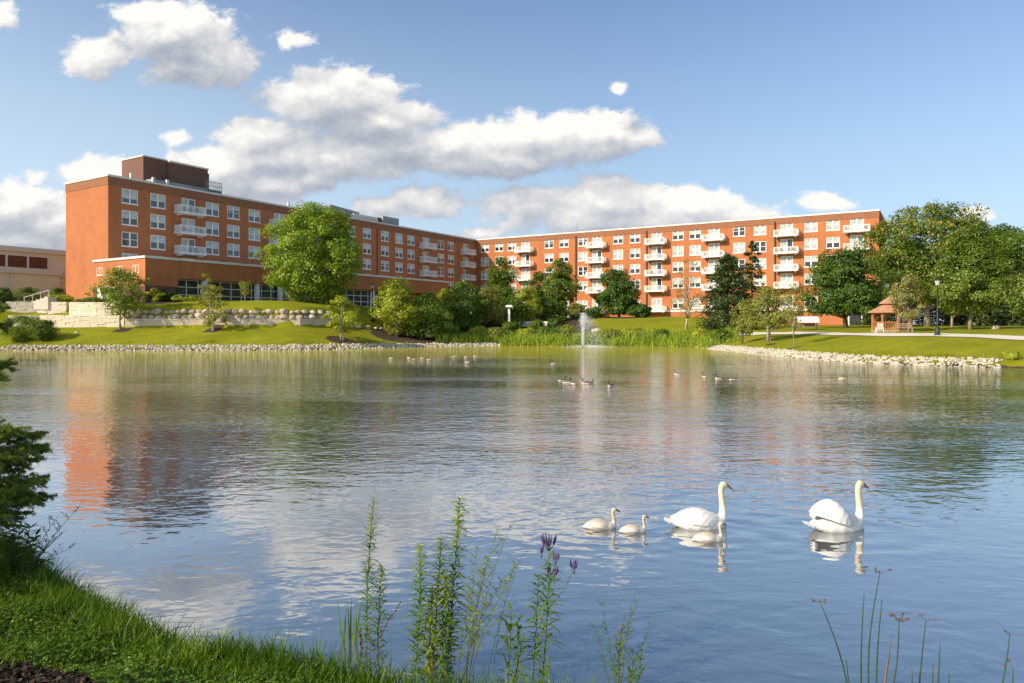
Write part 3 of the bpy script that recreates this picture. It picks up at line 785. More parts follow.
wr_.quad((RLEN, 0, 1.5), (RLEN, DEPR, 1.5), (RLEN, DEPR, z), (RLEN, 0, z)); wr_.quad((-11.4, DEPR, 1.5), (-11.4, 0, 1.5), (-11.4, 0, z), (-11.4, DEPR, z)); wr_.quad((RLEN, DEPR, 1.5), (-11.4, DEPR, 1.5), (-11.4, DEPR, z), (RLEN, DEPR, z))
wr_.build('wall', M['brick'], right)
parapet(right, -11.3, RLEN, 0, DEPR, ROOF + 0.03, M['brick_band'])
mb = MB(); mb.box(solve_col(RA, RU, 585), RLEN + 0.08, -0.10, -0.003, 5.55, 5.95); mb.build('base_course', M['coping'], right)
for px, k in colsR:
    if k == 2: continue
    L = solve_col(RA, RU, px)
    for i, zc in enumerate(rowsR):
        if k == 0: add_window(right, L, zc - WIN_H / 2, (3, 1.5, 1.5, 1, 3, 3, 1.5, 1.5, 1.5))
        else: add_balcony(right, L, zc - DROP, (5, 2, 3))
mb = MB()
for px in (576, 646.8, 775):
    L = solve_col(RA, RU, px); mb.box(L - 0.12, L + 0.12, -0.22, -0.11, 2, ROOF - 0.6)
mb.build('downpipe', M['dark'], right)
mb = MB()
for px in (571, 704):
    L = solve_col(RA, RU, px); mb.tube([(L, 3, ROOF), (L, 3, ROOF + 2.6)], [0.06, 0.03], 6)
mb.build('mast', M['grey'], right)
# patio doors at ground level near the gazebo
mb = MB(); L = solve_col(RA, RU, 862)
for k in range(3): mb.box(L - 2.2 + k * 2.2 - 0.08, L - 2.2 + k * 2.2 + 0.08, -0.16, -0.11, 2.2, 5.2)
mb.box(L - 2.28, L + 2.28, -0.16, -0.108, 5.2, 5.4)
pd = mb.build('patio_door', M['white'], right)
mb = MB(); mb.quad((L - 2.2, -0.105, 2.2), (L + 2.2, -0.105, 2.2), (L + 2.2, -0.105, 5.2), (L - 2.2, -0.105, 5.2)); mb.build('pane', M['glass'], pd)

ch_mb = MB(); ch_mb.box(-0.27, 0.27, -0.27, 0.27, 0.40, 0.46); ch_mb.box(-0.27, 0.27, 0.22, 0.28, 0.46, 0.95)
for sx in (-1, 1):
    ch_mb.box(sx * 0.27 - 0.03, sx * 0.27 + 0.03, -0.27, 0.22, 0.62, 0.66)
    for sy in (-0.24, 0.24): ch_mb.box(sx * 0.24 - 0.025, sx * 0.24 + 0.025, sy - 0.025, sy + 0.025, 0.0, 0.40)
ch_me = ch_mb.mesh('patio_chair', M['dark'])
for root, O_, U_, px, zz, off in ((left, LA, LU, 188.4, rowsL[0], 1.2), (left, LA, LU, 188.4, rowsL[0], -0.9), (left, LA, LU, 188.4, rowsL[1], -1.0), (left, LA, LU, 188.4, rowsL[1], 1.7), (left, LA, LU, 188.4, rowsL[2], 0.9), (right, RA, RU, 656.7, rowsR[0], 1.5), (right, RA, RU, 656.7, rowsR[2], -0.9),
                                  (right, RA, RU, 714, rowsR[1], 1.6), (right, RA, RU, 786.7, rowsR[1], -0.8), (right, RA, RU, 786.7, rowsR[1], 1.5), (right, RA, RU, 597, rowsR[2], 1.4), (right, RA, RU, 857, rowsR[0], 1.6)):
    L = solve_col(O_, U_, px) + off; dz = zz - (1.30 if root is left else DROP)
    c = link('patio_chair', ch_me, None, (O_[0] + U_[0] * L + U_[1] * 0.85, O_[1] + U_[1] * L - U_[0] * 0.85, dz), (0, 0, math.atan2(U_[1], U_[0]) + rw.uniform(-0.6, 0.6)))
    tag(c, 'small dark chair standing on a white balcony', 'chair', 'dark chairs on the balconies')

# ---- beige building at the far left
BO = (-80.6 - 0.531 * 14, 112 - 0.847 * 14)
bei = empty('beige_building', (BO[0], BO[1], 0), math.atan2(LU[1], LU[0]))
tag(bei, 'low beige building with bands of brown windows at the left edge', 'building')
mb = MB(); mb.box(0, 52, 0, 20, 3, 14.6); mb.build('wall', M['beige'], bei)
mb = MB(); mb.box(-0.3, 52.3, -0.35, 20.3, 14.603, 15.35); mb.build('parapet', M['beige_trim'], bei)
mb = MB(); mb.box(2, 22, -1.6, -0.01, 3, 11.0); mb.box(22.01, 50, -0.9, -0.01, 3, 10.8); mb.build('lower_wall', M['beige'], bei)
mb = MB(); mb.box(1.8, 22.2, -1.85, -0.012, 11.003, 11.75); mb.box(22.21, 50.2, -1.1, -0.014, 10.803, 11.6); mb.build('ledge', M['beige_trim'], bei)
for px in (8, 65):
    L = solve_col(BO, LU, px if px > 20 else 14)
for L, w in ((solve_col(BO, LU, 17) , 9.5), (solve_col(BO, LU, 17) + 12.5, 9.5), (solve_col(BO, LU, 17) - 12.5, 9.5)):
    mb = MB(); z0, z1 = 12.05, 13.9
    mb.box(L - w / 2, L + w / 2, -0.16, -0.011, z0 - 0.2, z0); mb.box(L - w / 2, L + w / 2, -0.16, -0.011, z1, z1 + 0.2)
    for k in range(4):
        x = L - w / 2 + 0.15 + (w - 0.3) * k / 3; mb.box(x - 0.15, x + 0.15, -0.15, -0.012, z0, z1)
    f_ = mb.build('window', M['beige_trim'], bei)
    mb = MB(); mb.quad((L - w / 2, -0.05, z0), (L + w / 2, -0.05, z0), (L + w / 2, -0.05, z1), (L - w / 2, -0.05, z1)); mb.build('pane', M['bronze_glass'], f_)
Ld = solve_col((BO[0] + 0.847 * 1.7, BO[1] - 0.531 * 1.7), LU, 8)
mb = MB(); mb.rod((Ld, -1.75, 4), (Ld, -1.75, 11.1), 0.13, 8); mb.box(Ld - 0.3, Ld + 0.3, -2.0, -1.86, 11.0, 11.5); mb.build('downpipe', M['beige_trim'], bei)

# ------------------------------------------------------------------ trees and shrubs
def z_of(y, d): return EYE + (HOR - y) * d / F
def env(shape, h):
    if shape == 'round': return np.sqrt(np.maximum(0, 1 - (2 * h - 1) ** 2)) * 0.98 + 0.02
    if shape == 'egg': return np.sqrt(np.maximum(0, 1 - (np.where(h < 0.38, (0.38 - h) / 0.38, (h - 0.38) / 0.62)) ** 2)) * 0.97 + 0.03
    if shape == 'cone': return np.maximum(0.05, (1 - h)) ** 0.8
    if shape == 'vase': return np.sqrt(np.maximum(0, 1 - (np.where(h < 0.62, (0.62 - h) / 0.66, (h - 0.62) / 0.38)) ** 2)) * 0.97 + 0.03
    if shape == 'dome': return np.sqrt(np.maximum(0, 1 - (np.where(h < 0.2, (0.2 - h) / 0.45, (h - 0.2) / 0.8)) ** 2)) * 0.97 + 0.03
    if shape == 'taper': return np.minimum(1, 0.45 + h * 2.8) * np.maximum(0.04, 1 - h) ** 0.55 * 1.05
    if shape == 'column': return np.minimum(1, 0.55 + h * 1.2) * np.sqrt(np.maximum(0, 1 - np.maximum(0, (h - 0.45) / 0.55) ** 2)) * 0.97 + 0.03
def crown_cloud(rng, x, y, zb, zt, rx, shape, nb, lp, br, lean=(0, 0), hang=0.0):
    h = rng.uniform(0.0, 1.0, nb * 4)
    w = env(shape, h)
    keep = rng.uniform(0, 1, nb * 4) < w ** 1.2
    h = h[keep][:nb]; w = w[keep][:nb]; n = len(h)
    ang = rng.uniform(0, 2 * PI, n)
    lump = 1 + 0.16 * np.sin(ang * 3 + h * 7 + rng.uniform(0, 6)) + 0.09 * np.sin(ang * 5 - h * 11 + rng.uniform(0, 6))
    rad = rx * w * np.sqrt(rng.uniform(0.12, 1, n)) * lump
    B = br * rng.uniform(0.6, 1.35, n)
    rad = np.maximum(0, rad - B * 0.55)
    cx = x + rad * np.cos(ang) + lean[0] * h; cy = y + rad * np.sin(ang) + lean[1] * h
    cz = zb + (zt - zb) * h
    cz = np.minimum(np.maximum(cz, zb + B * 0.4), zt - B * 0.55)
    cen = np.stack([cx, cy, cz], -1)
    ctr = np.array([x, y, zb + (zt - zb) * 0.42])
    d = unit(rng.normal(size=(n, lp, 3)))
    r = rng.uniform(0.25, 1, (n, lp, 1)) ** 0.45
    sq = np.array([1.12, 1.12, 0.72])
    pts = cen[:, None] + d * r * B[:, None, None] * sq
    if hang: pts[..., 2] -= hang * rng.uniform(0, 1, (n, lp)) ** 2
    out = unit(cen - ctr)[:, None]
    nrm = unit(d * 0.55 + out * 0.45 + np.array([0, 0, 0.45]) + rng.normal(size=(n, lp, 3)) * 0.42)
    return pts.reshape(-1, 3), nrm.reshape(-1, 3), cen
def trunk_mb(rng, x, y, z0, zb, zt, tr, cen, nl=12, multi=1, lean=(0, 0), top=0.75):
    mb = MB()
    ht = zt - z0
    for k in range(multi):
        sp_ = 0 if multi == 1 else 0.12 * ht
        ox, oy = (rng.uniform(-1, 1) * sp_, rng.uniform(-1, 1) * sp_)
        zz = z0 + (zb + (zt - zb) * top - z0) * np.linspace(0, 1, 7)
        pts = []; rr = []
        for i, zi in enumerate(zz):
            f = i / 6
            jx, jy = rng.normal(0, 0.018 * ht, 2) * (f > 0.1)
            b0 = 0.0 if multi == 1 else (k - (multi - 1) / 2) * tr * 1.8
            pts.append((x + b0 + ox * f + jx + lean[0] * f, y + oy * f + jy + lean[1] * f, zi - (0.25 if i == 0 else 0)))
            rr.append(tr * (1.35 if i == 0 else (1 - 0.82 * f)))
        mb.tube(pts, rr, 8)
        for c in cen[rng.permutation(len(cen))[:nl // multi]]:
            f = np.clip((c[2] - z0) / (zz[-1] - z0) - rng.uniform(0.18, 0.4), 0.16, 0.92)
            q = f * 6; i = int(q); a = np.array(pts[i]) * (1 - q + i) + np.array(pts[i + 1]) * (q - i)
            mid = a * 0.5 + c * 0.5 + np.array([0, 0, 0.06 * ht]) * rng.uniform(-0.3, 0.8) + rng.normal(0, 0.02 * ht, 3)
            r0 = tr * (1 - 0.82 * f) * 0.55
            mb.tube([tuple(a), tuple(mid), tuple(c)], [r0, r0 * 0.6, r0 * 0.22], 5)
    return mb
seed_n = [100]
def tree(name, label, cat, px, d, ytop, ybot, wpx, leaf, shape='round', nb=60, lp=80, ls=0.34, br=None, tr=0.16, bark='bark', multi=1, lean=(0, 0),
         group=None, hang=0.0, nl=14, accent=None, z0=None, top=0.75, asp=0.62):
    seed_n[0] += 1
    rng = np.random.default_rng(seed_n[0])
    x, y = px_pos(px, d)
    zg = gz(x, y) if z0 is None else z0
    zb = max(z_of(ybot, d), zg + 0.05); zt = max(z_of(ytop, d), zb + 0.5)
    rx = wpx / 2 * d / F
    if br is None: br = max(0.30, 0.30 * rx)
    o = empty(name, (x, y, zg)); tag(o, label, cat, group)
    lp = int(lp * 1.55); ls *= 0.80
    pts, nrm, cen = crown_cloud(rng, 0, 0, zb - zg, zt - zg, rx, shape, nb, lp, br, lean, hang)
    tm = trunk_mb(rng, 0, 0, 0, zb - zg, zt - zg, tr, cen, nl, multi, lean, top)
    tm.build('trunk' if cat == 'tree' else 'stem', M[bark], o, True)
    P = leaf_polys(rng, pts, nrm, ls * rng.uniform(0.55, 1.25, len(pts)), asp)
    mats = [M[leaf]]; mi = None
    link('crown' if cat == 'tree' else 'foliage', polys_mesh('crown', P, mats), o)
    if accent:
        am, frac, asz = accent
        out = pts - np.array([0, 0, (zb + zt) / 2 - zg])
        rr = np.linalg.norm(out * np.array([1 / rx, 1 / rx, 2 / (zt - zb)]), axis=1)
        cand = np.where((rr > 0.72))[0]
        sel = rng.choice(cand, int(len(cand) * frac), replace=False)
        cl = pts[sel] + unit(out[sel]) * 0.12
        P2 = leaf_polys(rng, cl, unit(unit(out[sel]) + rng.normal(size=(len(sel), 3)) * 0.5), asz * rng.uniform(0.6, 1.2, len(sel)), 0.8)
        link('blossom', polys_mesh('blossom', P2, [M[am]]), o)
    return o
def conifer(name, label, px, d, ytop, ybot, wpx, leaf, tiers=20, per=9, tr=0.16, group=None, gap=0.15, ls=0.5, pwr=0.85, lp=26):
    seed_n[0] += 1
    rng = np.random.default_rng(seed_n[0])
    x, y = px_pos(px, d); zg = gz(x, y)
    H = z_of(ytop, d) - zg; zb = max(z_of(ybot, d) - zg, 0.2); rx = wpx / 2 * d / F
    o = empty(name, (x, y, zg)); tag(o, label, 'tree', group)
    mb = MB(); mb.tube([(0, 0, -0.2), (0, 0, H * 0.5), (0, 0, H * 0.98)], [tr, tr * 0.6, 0.03], 8)
    pts = []; nr = []; ax = []
    for i in range(tiers):
        f = i / (tiers - 1); z = zb + (H - zb) * f ** 0.95
        Lb = rx * (1 - f) ** pwr * rng.uniform(0.8, 1.1) + 0.12
        for k in range(max(3, int(per * (1 - f * 0.5)))):
            if rng.uniform() < gap: continue
            a = rng.uniform(0, 2 * PI); L = Lb * rng.uniform(0.6, 1.15)
            dirx = np.array([math.cos(a), math.sin(a), 0])
            tip = dirx * L + np.array([0, 0, z - 0.28 * L * (1 - f) + 0.12 * L * f])
            mb.tube([(0, 0, z), tuple((np.array([0, 0, z]) + tip) / 2 + np.array([0, 0, 0.05])), tuple(tip)], [0.045, 0.03, 0.012], 4)
            n = lp; tt = rng.uniform(0.15, 1.05, n) ** 0.7
            base = np.array([0, 0, z]) * (1 - tt[:, None]) + tip * tt[:, None]
            side = np.array([-dirx[1], dirx[0], 0])
            off = rng.normal(0, 1, (n, 1)) * side * 0.22 * L * (1.1 - tt[:, None] * 0.6) + rng.normal(0, 0.10 + 0.03 * L, (n, 3))
            pts.append(base + off - np.array([0, 0, 1]) * np.abs(rng.normal(0, 0.10 * L, (n, 1))))
            nr.append(unit(np.array([0, 0, 0.8]) + dirx * 0.35 + rng.normal(size=(n, 3)) * 0.5)); ax.append(dirx + side * rng.normal(0, 0.6, (n, 1)) + np.array([0, 0, -0.15]))
    mb.build('trunk', M['bark'], o, True)
    pts = np.concatenate(pts); nr = np.concatenate(nr); ax = np.concatenate(ax)
    link('crown', polys_mesh('crown', leaf_polys(rng, pts, nr, ls * rng.uniform(0.6, 1.2, len(pts)), 0.34, ax), [M[leaf]]), o)
    return o

# left lawn
tree('maple_tree', 'young round-headed maple with slim trunk on the left lawn before the brick corner', 'tree', 121, 85, 267, 313, 52, 'f_mid', 'egg', 62, 62, 0.30, tr=0.12, bark='bark_pale', accent=('f_lime', 0.10, 0.30))
tree('river_birch', 'small loose multi-stemmed birch on the left lawn below the glazed ground floor', 'tree', 213, 84.6, 285, 327, 34, 'f_olive', 'egg', 34, 48, 0.28, 0.45, tr=0.06, bark='birch', multi=3)
tree('sapling_tree', 'narrow pale sapling close in front of the dark glazing, on the upper terrace', 'tree', 208, 92, 271, 300, 15, 'f_olive', 'column', 26, 36, 0.26, 0.4, tr=0.06, bark='bark_pale')
tree('sapling_tree', 'little round sapling before a grey column of the glazing, right of the narrow one', 'tree', 245, 97, 280, 297, 17, 'f_olive', 'round', 18, 40, 0.26, 0.4, tr=0.06, bark='bark_pale')
tree('bed_shrub', 'small light green shrub against the dark brick base of the podium', 'shrub', 156, 91.5, 288, 303, 16, 'f_lime', 'round', 16, 50, 0.26, 0.4, tr=0.05, nl=5)
tree('bed_shrub', 'dark reddish shrub at the podium base, right of the light green shrub', 'shrub', 168, 93, 286, 302, 16, 'f_dark', 'round', 16, 50, 0.26, 0.4, tr=0.05, nl=5)
for px, lab in ((187, 'low clipped green hedge below the start of the glazing'),):
    tree('hedge', lab, 'hedge', px, 93.5, 295, 303, 36, 'f_lime', 'dome', 34, 50, 0.22, 0.45, tr=0.04, nl=5)
tree('hedge', 'dark low hedge along the glazing right of the big maple', 'hedge', 385, 112, 297, 308, 44, 'f_dark', 'dome', 34, 50, 0.25, 0.5, tr=0.04, nl=5)
tree('maple_tree', 'big dense broad maple standing before the shaded left wing', 'tree', 315, 97, 204, 303, 102, 'f_maple', 'round', 210, 120, 0.42, 1.35, tr=0.34, nl=26, lean=(0.3, 0))
tree('bed_shrub', 'yellow-green round shrub at the foot of the big maple, to its right', 'shrub', 331, 99, 289, 312, 26, 'f_lime', 'round', 30, 60, 0.3, 0.6, tr=0.06, nl=6)
tree('ornamental_tree', 'small feathery yellow-green tree on the lawn edge below the big maple', 'tree', 342, 85.5, 296, 332, 42, 'f_lime', 'egg', 46, 60, 0.32, 0.55, tr=0.07, multi=3, bark='bark_pale')
tree('ornamental_tree', 'bright yellow-green upright tree at the right end of the left lawn', 'tree', 396, 95, 277, 333, 48, 'f_lime', 'egg', 80, 75, 0.38, 0.85, tr=0.14, bark='bark_pale')
tree('large_shrub', 'broad dark green shrub with sunny top beside the shore, right of the upright tree', 'shrub', 427, 98, 292, 344, 62, 'f_mid', 'dome', 95, 75, 0.36, 0.95, tr=0.08, multi=3)
tree('viburnum_shrub', 'dark shrub with a few white flower heads below the end of the podium', 'shrub', 463, 108, 281, 330, 56, 'f_mid', 'round', 85, 70, 0.40, 1.0, tr=0.10, multi=3, accent=('f_cream', 0.012, 0.5))
tree('ornamental_tree', 'tall mid-green tree in front of the inner corner where both wings meet', 'tree', 501, 124, 258, 322, 40, 'f_mid', 'egg', 90, 75, 0.44, 1.1, tr=0.16)
tree('willow_tree', 'weeping pale green willow below the inner corner of the wings', 'tree', 489, 112, 287, 326, 42, 'f_olive', 'round', 70, 70, 0.36, 0.9, tr=0.12, hang=0.8)
tree('ornamental_tree', 'rounded lime-green tree left of the fountain jet', 'tree', 527, 116, 286, 322, 32, 'f_lime', 'round', 55, 70, 0.36, 0.8, tr=0.1)
tree('maple_tree', 'dark pointed maple left of the first full balcony stack', 'tree', 561, 134, 258, 310, 36, 'f_mid', 'egg', 85, 80, 0.46, 1.1, tr=0.2)
tree('shade_tree', 'low dark tree squeezed between the pointed maple and the corner tree', 'tree', 540, 139, 272, 316, 34, 'f_dark', 'round', 70, 70, 0.46, 1.1, tr=0.16)
tree('maple_tree', 'dense round dark maple standing alone on the lawn in front of the sunlit wing', 'tree', 619, 134, 268, 313, 49, 'f_dark', 'dome', 120, 90, 0.48, 1.2, tr=0.22)
tree('bed_shrub', 'dark rounded shrub under the left side of the dense round maple', 'shrub', 594, 128, 306, 322, 22, 'f_dark', 'dome', 30, 55, 0.36, 0.7, tr=0.06, nl=5)
tree('bed_shrub', 'dark rounded shrub beside the fountain path', 'shrub', 562, 118, 300, 322, 16, 'f_mid', 'dome', 30, 55, 0.34, 0.6, tr=0.06, nl=5)
for px, d, yt, yb, w, lf, lab in ((449, 112, 289, 326, 34, 'f_lime', 'yellowish small tree right of the podium end'), (477, 116, 296, 326, 34, 'f_mid', 'dense green small tree between the viburnum and the willow'), (514, 113, 298, 328, 28, 'f_mid', 'green small tree directly behind the white post'),
                                  (545, 118, 297, 326, 30, 'f_mid', 'green small tree between the lime-green tree and the pointed maple'), (576, 122, 304, 324, 20, 'f_olive', 'olive small tree by the slim white posts'), (640, 128, 305, 320, 24, 'f_dark', 'low dark shrub under the right side of the dense round maple')):
    tree('ornamental_tree', lab, 'tree', px, d, yt, yb, w, lf, 'round', 60, 75, 0.38, 0.85, tr=0.09, multi=2, group='small trees of the middle planting')
tree('birch_tree', 'sparse birch with a white trunk in front of the balconies', 'tree', 686, 108, 258, 318, 36, 'f_bronze', 'egg', 40, 26, 0.30, 0.7, tr=0.17, bark='birch', nl=30, lean=(0.8, 0), top=0.9)
# right side
conifer('pine_tree', 'broad dark conifer left of the slim pine, before the balconies', 728, 104, 256, 325, 54, 'f_spruce', 26, 13, 0.22, ls=0.55, pwr=0.38, lp=52, gap=0.06)
conifer('pine_tree', 'slim taller pine rising behind the broad dark conifer', 752, 116, 243, 322, 36, 'f_spruce', 22, 8, 0.18, ls=0.58, pwr=0.45, gap=0.18, lp=36)
tree('small_tree', 'slender olive-brown small tree at the tip of the rocky spit', 'tree', 742, 80, 300, 338, 24, 'f_olive', 'egg', 44, 48, 0.25, 0.45, tr=0.06, multi=2)
tree('willow_tree', 'light olive spreading willow on the spit lawn, right of the conifers', 'tree', 769, 76, 286, 326, 52, 'f_olive', 'dome', 85, 75, 0.27, 0.62, tr=0.14, bark='bark_pale', multi=2, hang=0.3)
tree('sapling_tree', 'thin wispy staked sapling on the spit lawn by the path', 'tree', 794, 67, 277, 328, 30, 'f_olive', 'egg', 26, 30, 0.22, 0.5, tr=0.045, bark='bark_pale')
tree('shade_tree', 'large dark green tree left of the gazebo with branches over the balconies', 'tree', 846, 98, 249, 313, 80, 'f_dark', 'dome', 180, 100, 0.42, 1.2, tr=0.3, nl=24)
tree('locust_tree', 'tallest wide feathery locust behind the gazebo', 'tree', 928, 100, 205, 306, 112, 'f_mid', 'vase', 280, 120, 0.40, 1.35, tr=0.42, bark='bark_pale', nl=34, accent=('f_bronze', 0.10, 0.42))
tree('pear_tree', 'small grey-green pear tree standing in front of the gazebo', 'tree', 908, 72.5, 275, 318, 36, 'f_grey', 'egg', 60, 65, 0.24, 0.5, tr=0.07, bark='bark_pale')
tree('linden_tree', 'broad linden with cream blossom right of the black lamp post', 'tree', 970, 72, 225, 312, 92, 'f_mid', 'taper', 230, 125, 0.30, 0.9, tr=0.17, bark='bark_pale', nl=26, accent=('f_flush', 0.13, 0.19))
tree('shade_tree', 'slim-trunked tree between the lamp post and the blossoming linden, further back', 'tree', 952, 84, 268, 313, 40, 'f_mid', 'round', 70, 70, 0.34, 0.9, tr=0.14, bark='bark_pale')
tree('linden_tree', 'cream-flowering tree cut off by the right edge', 'tree', 1034, 66, 272, 318, 46, 'f_mid', 'round', 70, 80, 0.28, 0.7, tr=0.13, bark='bark_pale', accent=('f_flush', 0.16, 0.18))
woods = [(905, 118, 238, 70, 'f_dark', 'dark tree filling in behind the left half of the locust'), (955, 116, 236, 70, 'f_dark', 'dark tree behind the lamp post filling between locust and linden'),
         (985, 112, 226, 62, 'f_mid', 'green broadleaf tree in the woods just right of the blossoming linden'),
         (1022, 104, 226, 66, 'f_mid', 'dense tree standing on the right edge of the frame in the woods'), (1002, 114, 224, 56, 'f_dark', 'dark tree filling the woods between the linden and the right edge'),
         (1060, 110, 218, 70, 'f_mid', 'green tree beyond the right edge of the woods')]
for px, d, yt, w, lf, lab in woods:
    tree('woodland_tree', lab, 'tree', px, d, yt, 312, w, lf, 'egg', 110, 80, 0.46, 1.4, tr=0.26, group='trees in the woods on the right')
for px, d, yt, w, lab in ((938, 122, 268, 60, 'dark spruce in the shade under the locust'), (880, 122, 286, 46, 'dark spruce low in the shade behind the gazebo roof'), (965, 116, 262, 52, 'dark spruce seen below the linden crown'), (990, 97, 283, 44, 'dark spruce with low skirts right of the linden trunk'),
                      (1014, 90, 266, 46, 'dark spruce with low skirts near the right edge')):
    conifer('spruce_tree', lab, px, d, yt, 329, w, 'f_spruce', 22, 12, 0.2, group='spruces in the woods on the right', ls=0.6, gap=0.03, pwr=0.65, lp=34)
# lower shrubs along the middle of the far shore
for px, d, yt, w, lf, lab in ((447, 102, 325, 26, 'f_mid', 'low round shrub on the shore below the viburnum'), (480, 105, 326, 26, 'f_lime', 'clipped-looking bright green mound on the far shore'),
                              (511, 106, 322, 28, 'f_mid', 'bushy green shrub on the far shore near the white post'), (538, 106, 320, 26, 'f_mid', 'grey-green shrub on the far shore left of the jet'),
                              (409, 97, 318, 26, 'f_mid', 'leafy green shrub on the shore at the foot of the broad dark shrub'), (438, 99, 328, 24, 'f_lime', 'small sunny shrub at the waterline, right foot of the broad dark shrub'), (497, 102, 328, 24, 'f_olive', 'olive rounded shrub at the waterline below the willow'), (548, 103, 327, 24, 'f_mid', 'mid-green waterline shrub two places left of the jet'), (568, 103, 325, 22, 'f_olive', 'olive waterline shrub touching the left side of the jet'),
                              (612, 103, 330, 20, 'f_olive', 'olive shrub among the reeds, first one right of the jet'), (634, 102, 327, 26, 'f_lime', 'bright shrub among the reeds below the round dark maple'), (661, 100, 330, 20, 'f_mid', 'mid-green shrub among the reeds left of the white birch trunk'), (703, 96, 329, 22, 'f_lime', 'bright shrub among the reeds right of the white birch trunk'), (722, 88, 330, 20, 'f_mid', 'dark-leaved shrub where the reeds meet the rocky spit'),
                              (557, 107, 318, 26, 'f_dark', 'dark shrub on the far shore just left of the jet'), (528, 103, 329, 22, 'f_lime', 'yellow-green clump at the waterline left of the jet')):
    tree('shore_shrub', lab, 'shrub', px, d, yt, 345, w, lf, 'dome', 44, 60, 0.34, 0.75, tr=0.06, multi=2, group='shrubs along the far shore', nl=8)
tree('grass_clump', 'bright yellow-green clump at the end of the rocky spit, right edge', 'plant', 1012, 47.8, 352, 366, 16, 'f_lime', 'dome', 24, 50, 0.16, 0.28, tr=0.03, multi=2, nl=4)
# hedges of the left terrace
for px, d, yt, yb, w, lf, lab in ((27, 97, 287, 303, 32, 'f_mid', 'hedge above the pale terrace wall at the left edge'), (57, 99, 288, 301, 20, 'f_dark', 'dark evergreen shrub at the beige wall, left of the brick corner'),
                                  (60, 93, 295, 304, 26, 'f_lime', 'low light hedge on top of the pale terrace wall'), (92, 91.5, 298, 305, 34, 'f_mid', 'flat hedge above the longer terrace wall'), (4, 88, 287, 318, 18, 'f_dark', 'dark shrub at the left edge beside the steps')):
    tree('hedge', lab, 'hedge', px, d, yt, yb, w, lf, 'dome', 36, 50, 0.26, 0.5, tr=0.05, nl=5)
for px, d, yt, w, lab in ((20, 80.8, 316, 40, 'feathery willow thicket on the left shore, nearest the left edge'), (46, 81.0, 320, 26, 'feathery willow thicket on the left shore casting a shadow on the lawn')):
    tree('willow_shrub', lab, 'shrub', px, d, yt, 347, w, 'f_mid', 'vase', 54, 75, 0.30, 0.55, tr=0.04, multi=4, nl=14, asp=0.25)

# ------------------------------------------------------------------ rocks and walls
def ico(sub, seed, squash=0.72, rough=0.22):
    bm = bmesh.new(); bmesh.ops.create_icosphere(bm, subdivisions=sub, radius=1.0)
    rnd = np.random.default_rng(seed)
    planes = unit(rnd.normal(size=(9, 3))); offs = rnd.uniform(0.62, 0.95, 9)
    for v in bm.verts:
        p = np.array(v.co); p *= 1 + rnd.normal(0, rough * 0.25)
        for n_, o_ in zip(planes, offs):
            q = p @ n_
            if q > o_: p = p - n_ * (q - o_) * 0.85
        v.co = (p[0], p[1], p[2] * squash)
    V = np.array([tuple(v.co) for v in bm.verts]); Fc = np.array([[l.vert.index for l in f.loops] for f in bm.faces])
    bm.free(); return V, Fc
ICO = [ico(1, 20 + i) for i in range(8)]
def along(idx, step, rng):
    out = []
    for a, b_ in zip(idx[:-1], idx[1:]):
        A, B = SHA[a], SHA[b_]; L = np.hypot(*(B - A)); n = max(1, int(L / step))
        for k in range(n): out.append(A + (B - A) * (k + rng.uniform()) / n)
    return np.array(out)
def riprap(name, label, idx, smin, smax, r0, r1, count_per_m, seed):
    rng = np.random.default_rng(seed)
    base = along(idx, 1.0 / count_per_m, rng)
    th = rng.uniform(smin, smax, len(base))
    e = 0.05
    gx = shore_dist(base[:, 0] + e, base[:, 1]) - shore_dist(base[:, 0] - e, base[:, 1]); gy = shore_dist(base[:, 0], base[:, 1] + e) - shore_dist(base[:, 0], base[:, 1] - e)
    g = unit(np.stack([gx, gy], -1))
    p = base + g * th[:, None] + rng.normal(0, 0.1, base.shape)
    z = ground(p[:, 0], p[:, 1])
    Ps = []
    r = rng.uniform(r0, r1, len(p)) * np.where(rng.uniform(size=len(p)) < 0.1, 1.35, 1)
    for i in range(len(p)):
        V, Fc = ICO[rng.integers(8)]
        a = rng.uniform(0, 2 * PI); ca, sa = math.cos(a), math.sin(a)
        W = V * r[i] * rng.uniform(0.75, 1.25, 3)
        W = np.stack([W[:, 0] * ca - W[:, 1] * sa, W[:, 0] * sa + W[:, 1] * ca, W[:, 2]], -1) + np.array([p[i, 0], p[i, 1], z[i] + r[i] * 0.15])
        Ps.append(W[Fc])
    tag(link(name, polys_mesh(name, np.concatenate(Ps), [M['rock']])), label, None, None, 'stuff')
riprap('riprap', 'band of pale limestone riprap along the left shore', list(range(0, 9)), -0.25, 1.25, 0.07, 0.20, 34, 3)
riprap('riprap', 'curving band of white limestone riprap round the right spit', list(range(11, 19)), -0.3, 1.3, 0.06, 0.16, 56, 4)
def at_s(px, s, d0):
    """point in bearing px whose distance from the shoreline is s"""
    ds = np.linspace(d0 - 12, d0 + 40, 500); x = (px - 512) / F * ds
    sdv = shore_dist(x, ds)
    i = int(np.argmax(sdv > s)); return (float(x[i]), float(ds[i]))
rb = random.Random(9)
bould = []
for i in range(6):
    V, Fc = ico(2, 60 + i, 0.78, 0.16)
    me = bpy.data.meshes.new('boulder'); me.from_pydata([tuple(v) for v in V], [], [tuple(f) for f in Fc])
    me.materials.append(M['boulder'] if i % 3 else M['boulder_pale']); me.update(); bould.append(me)
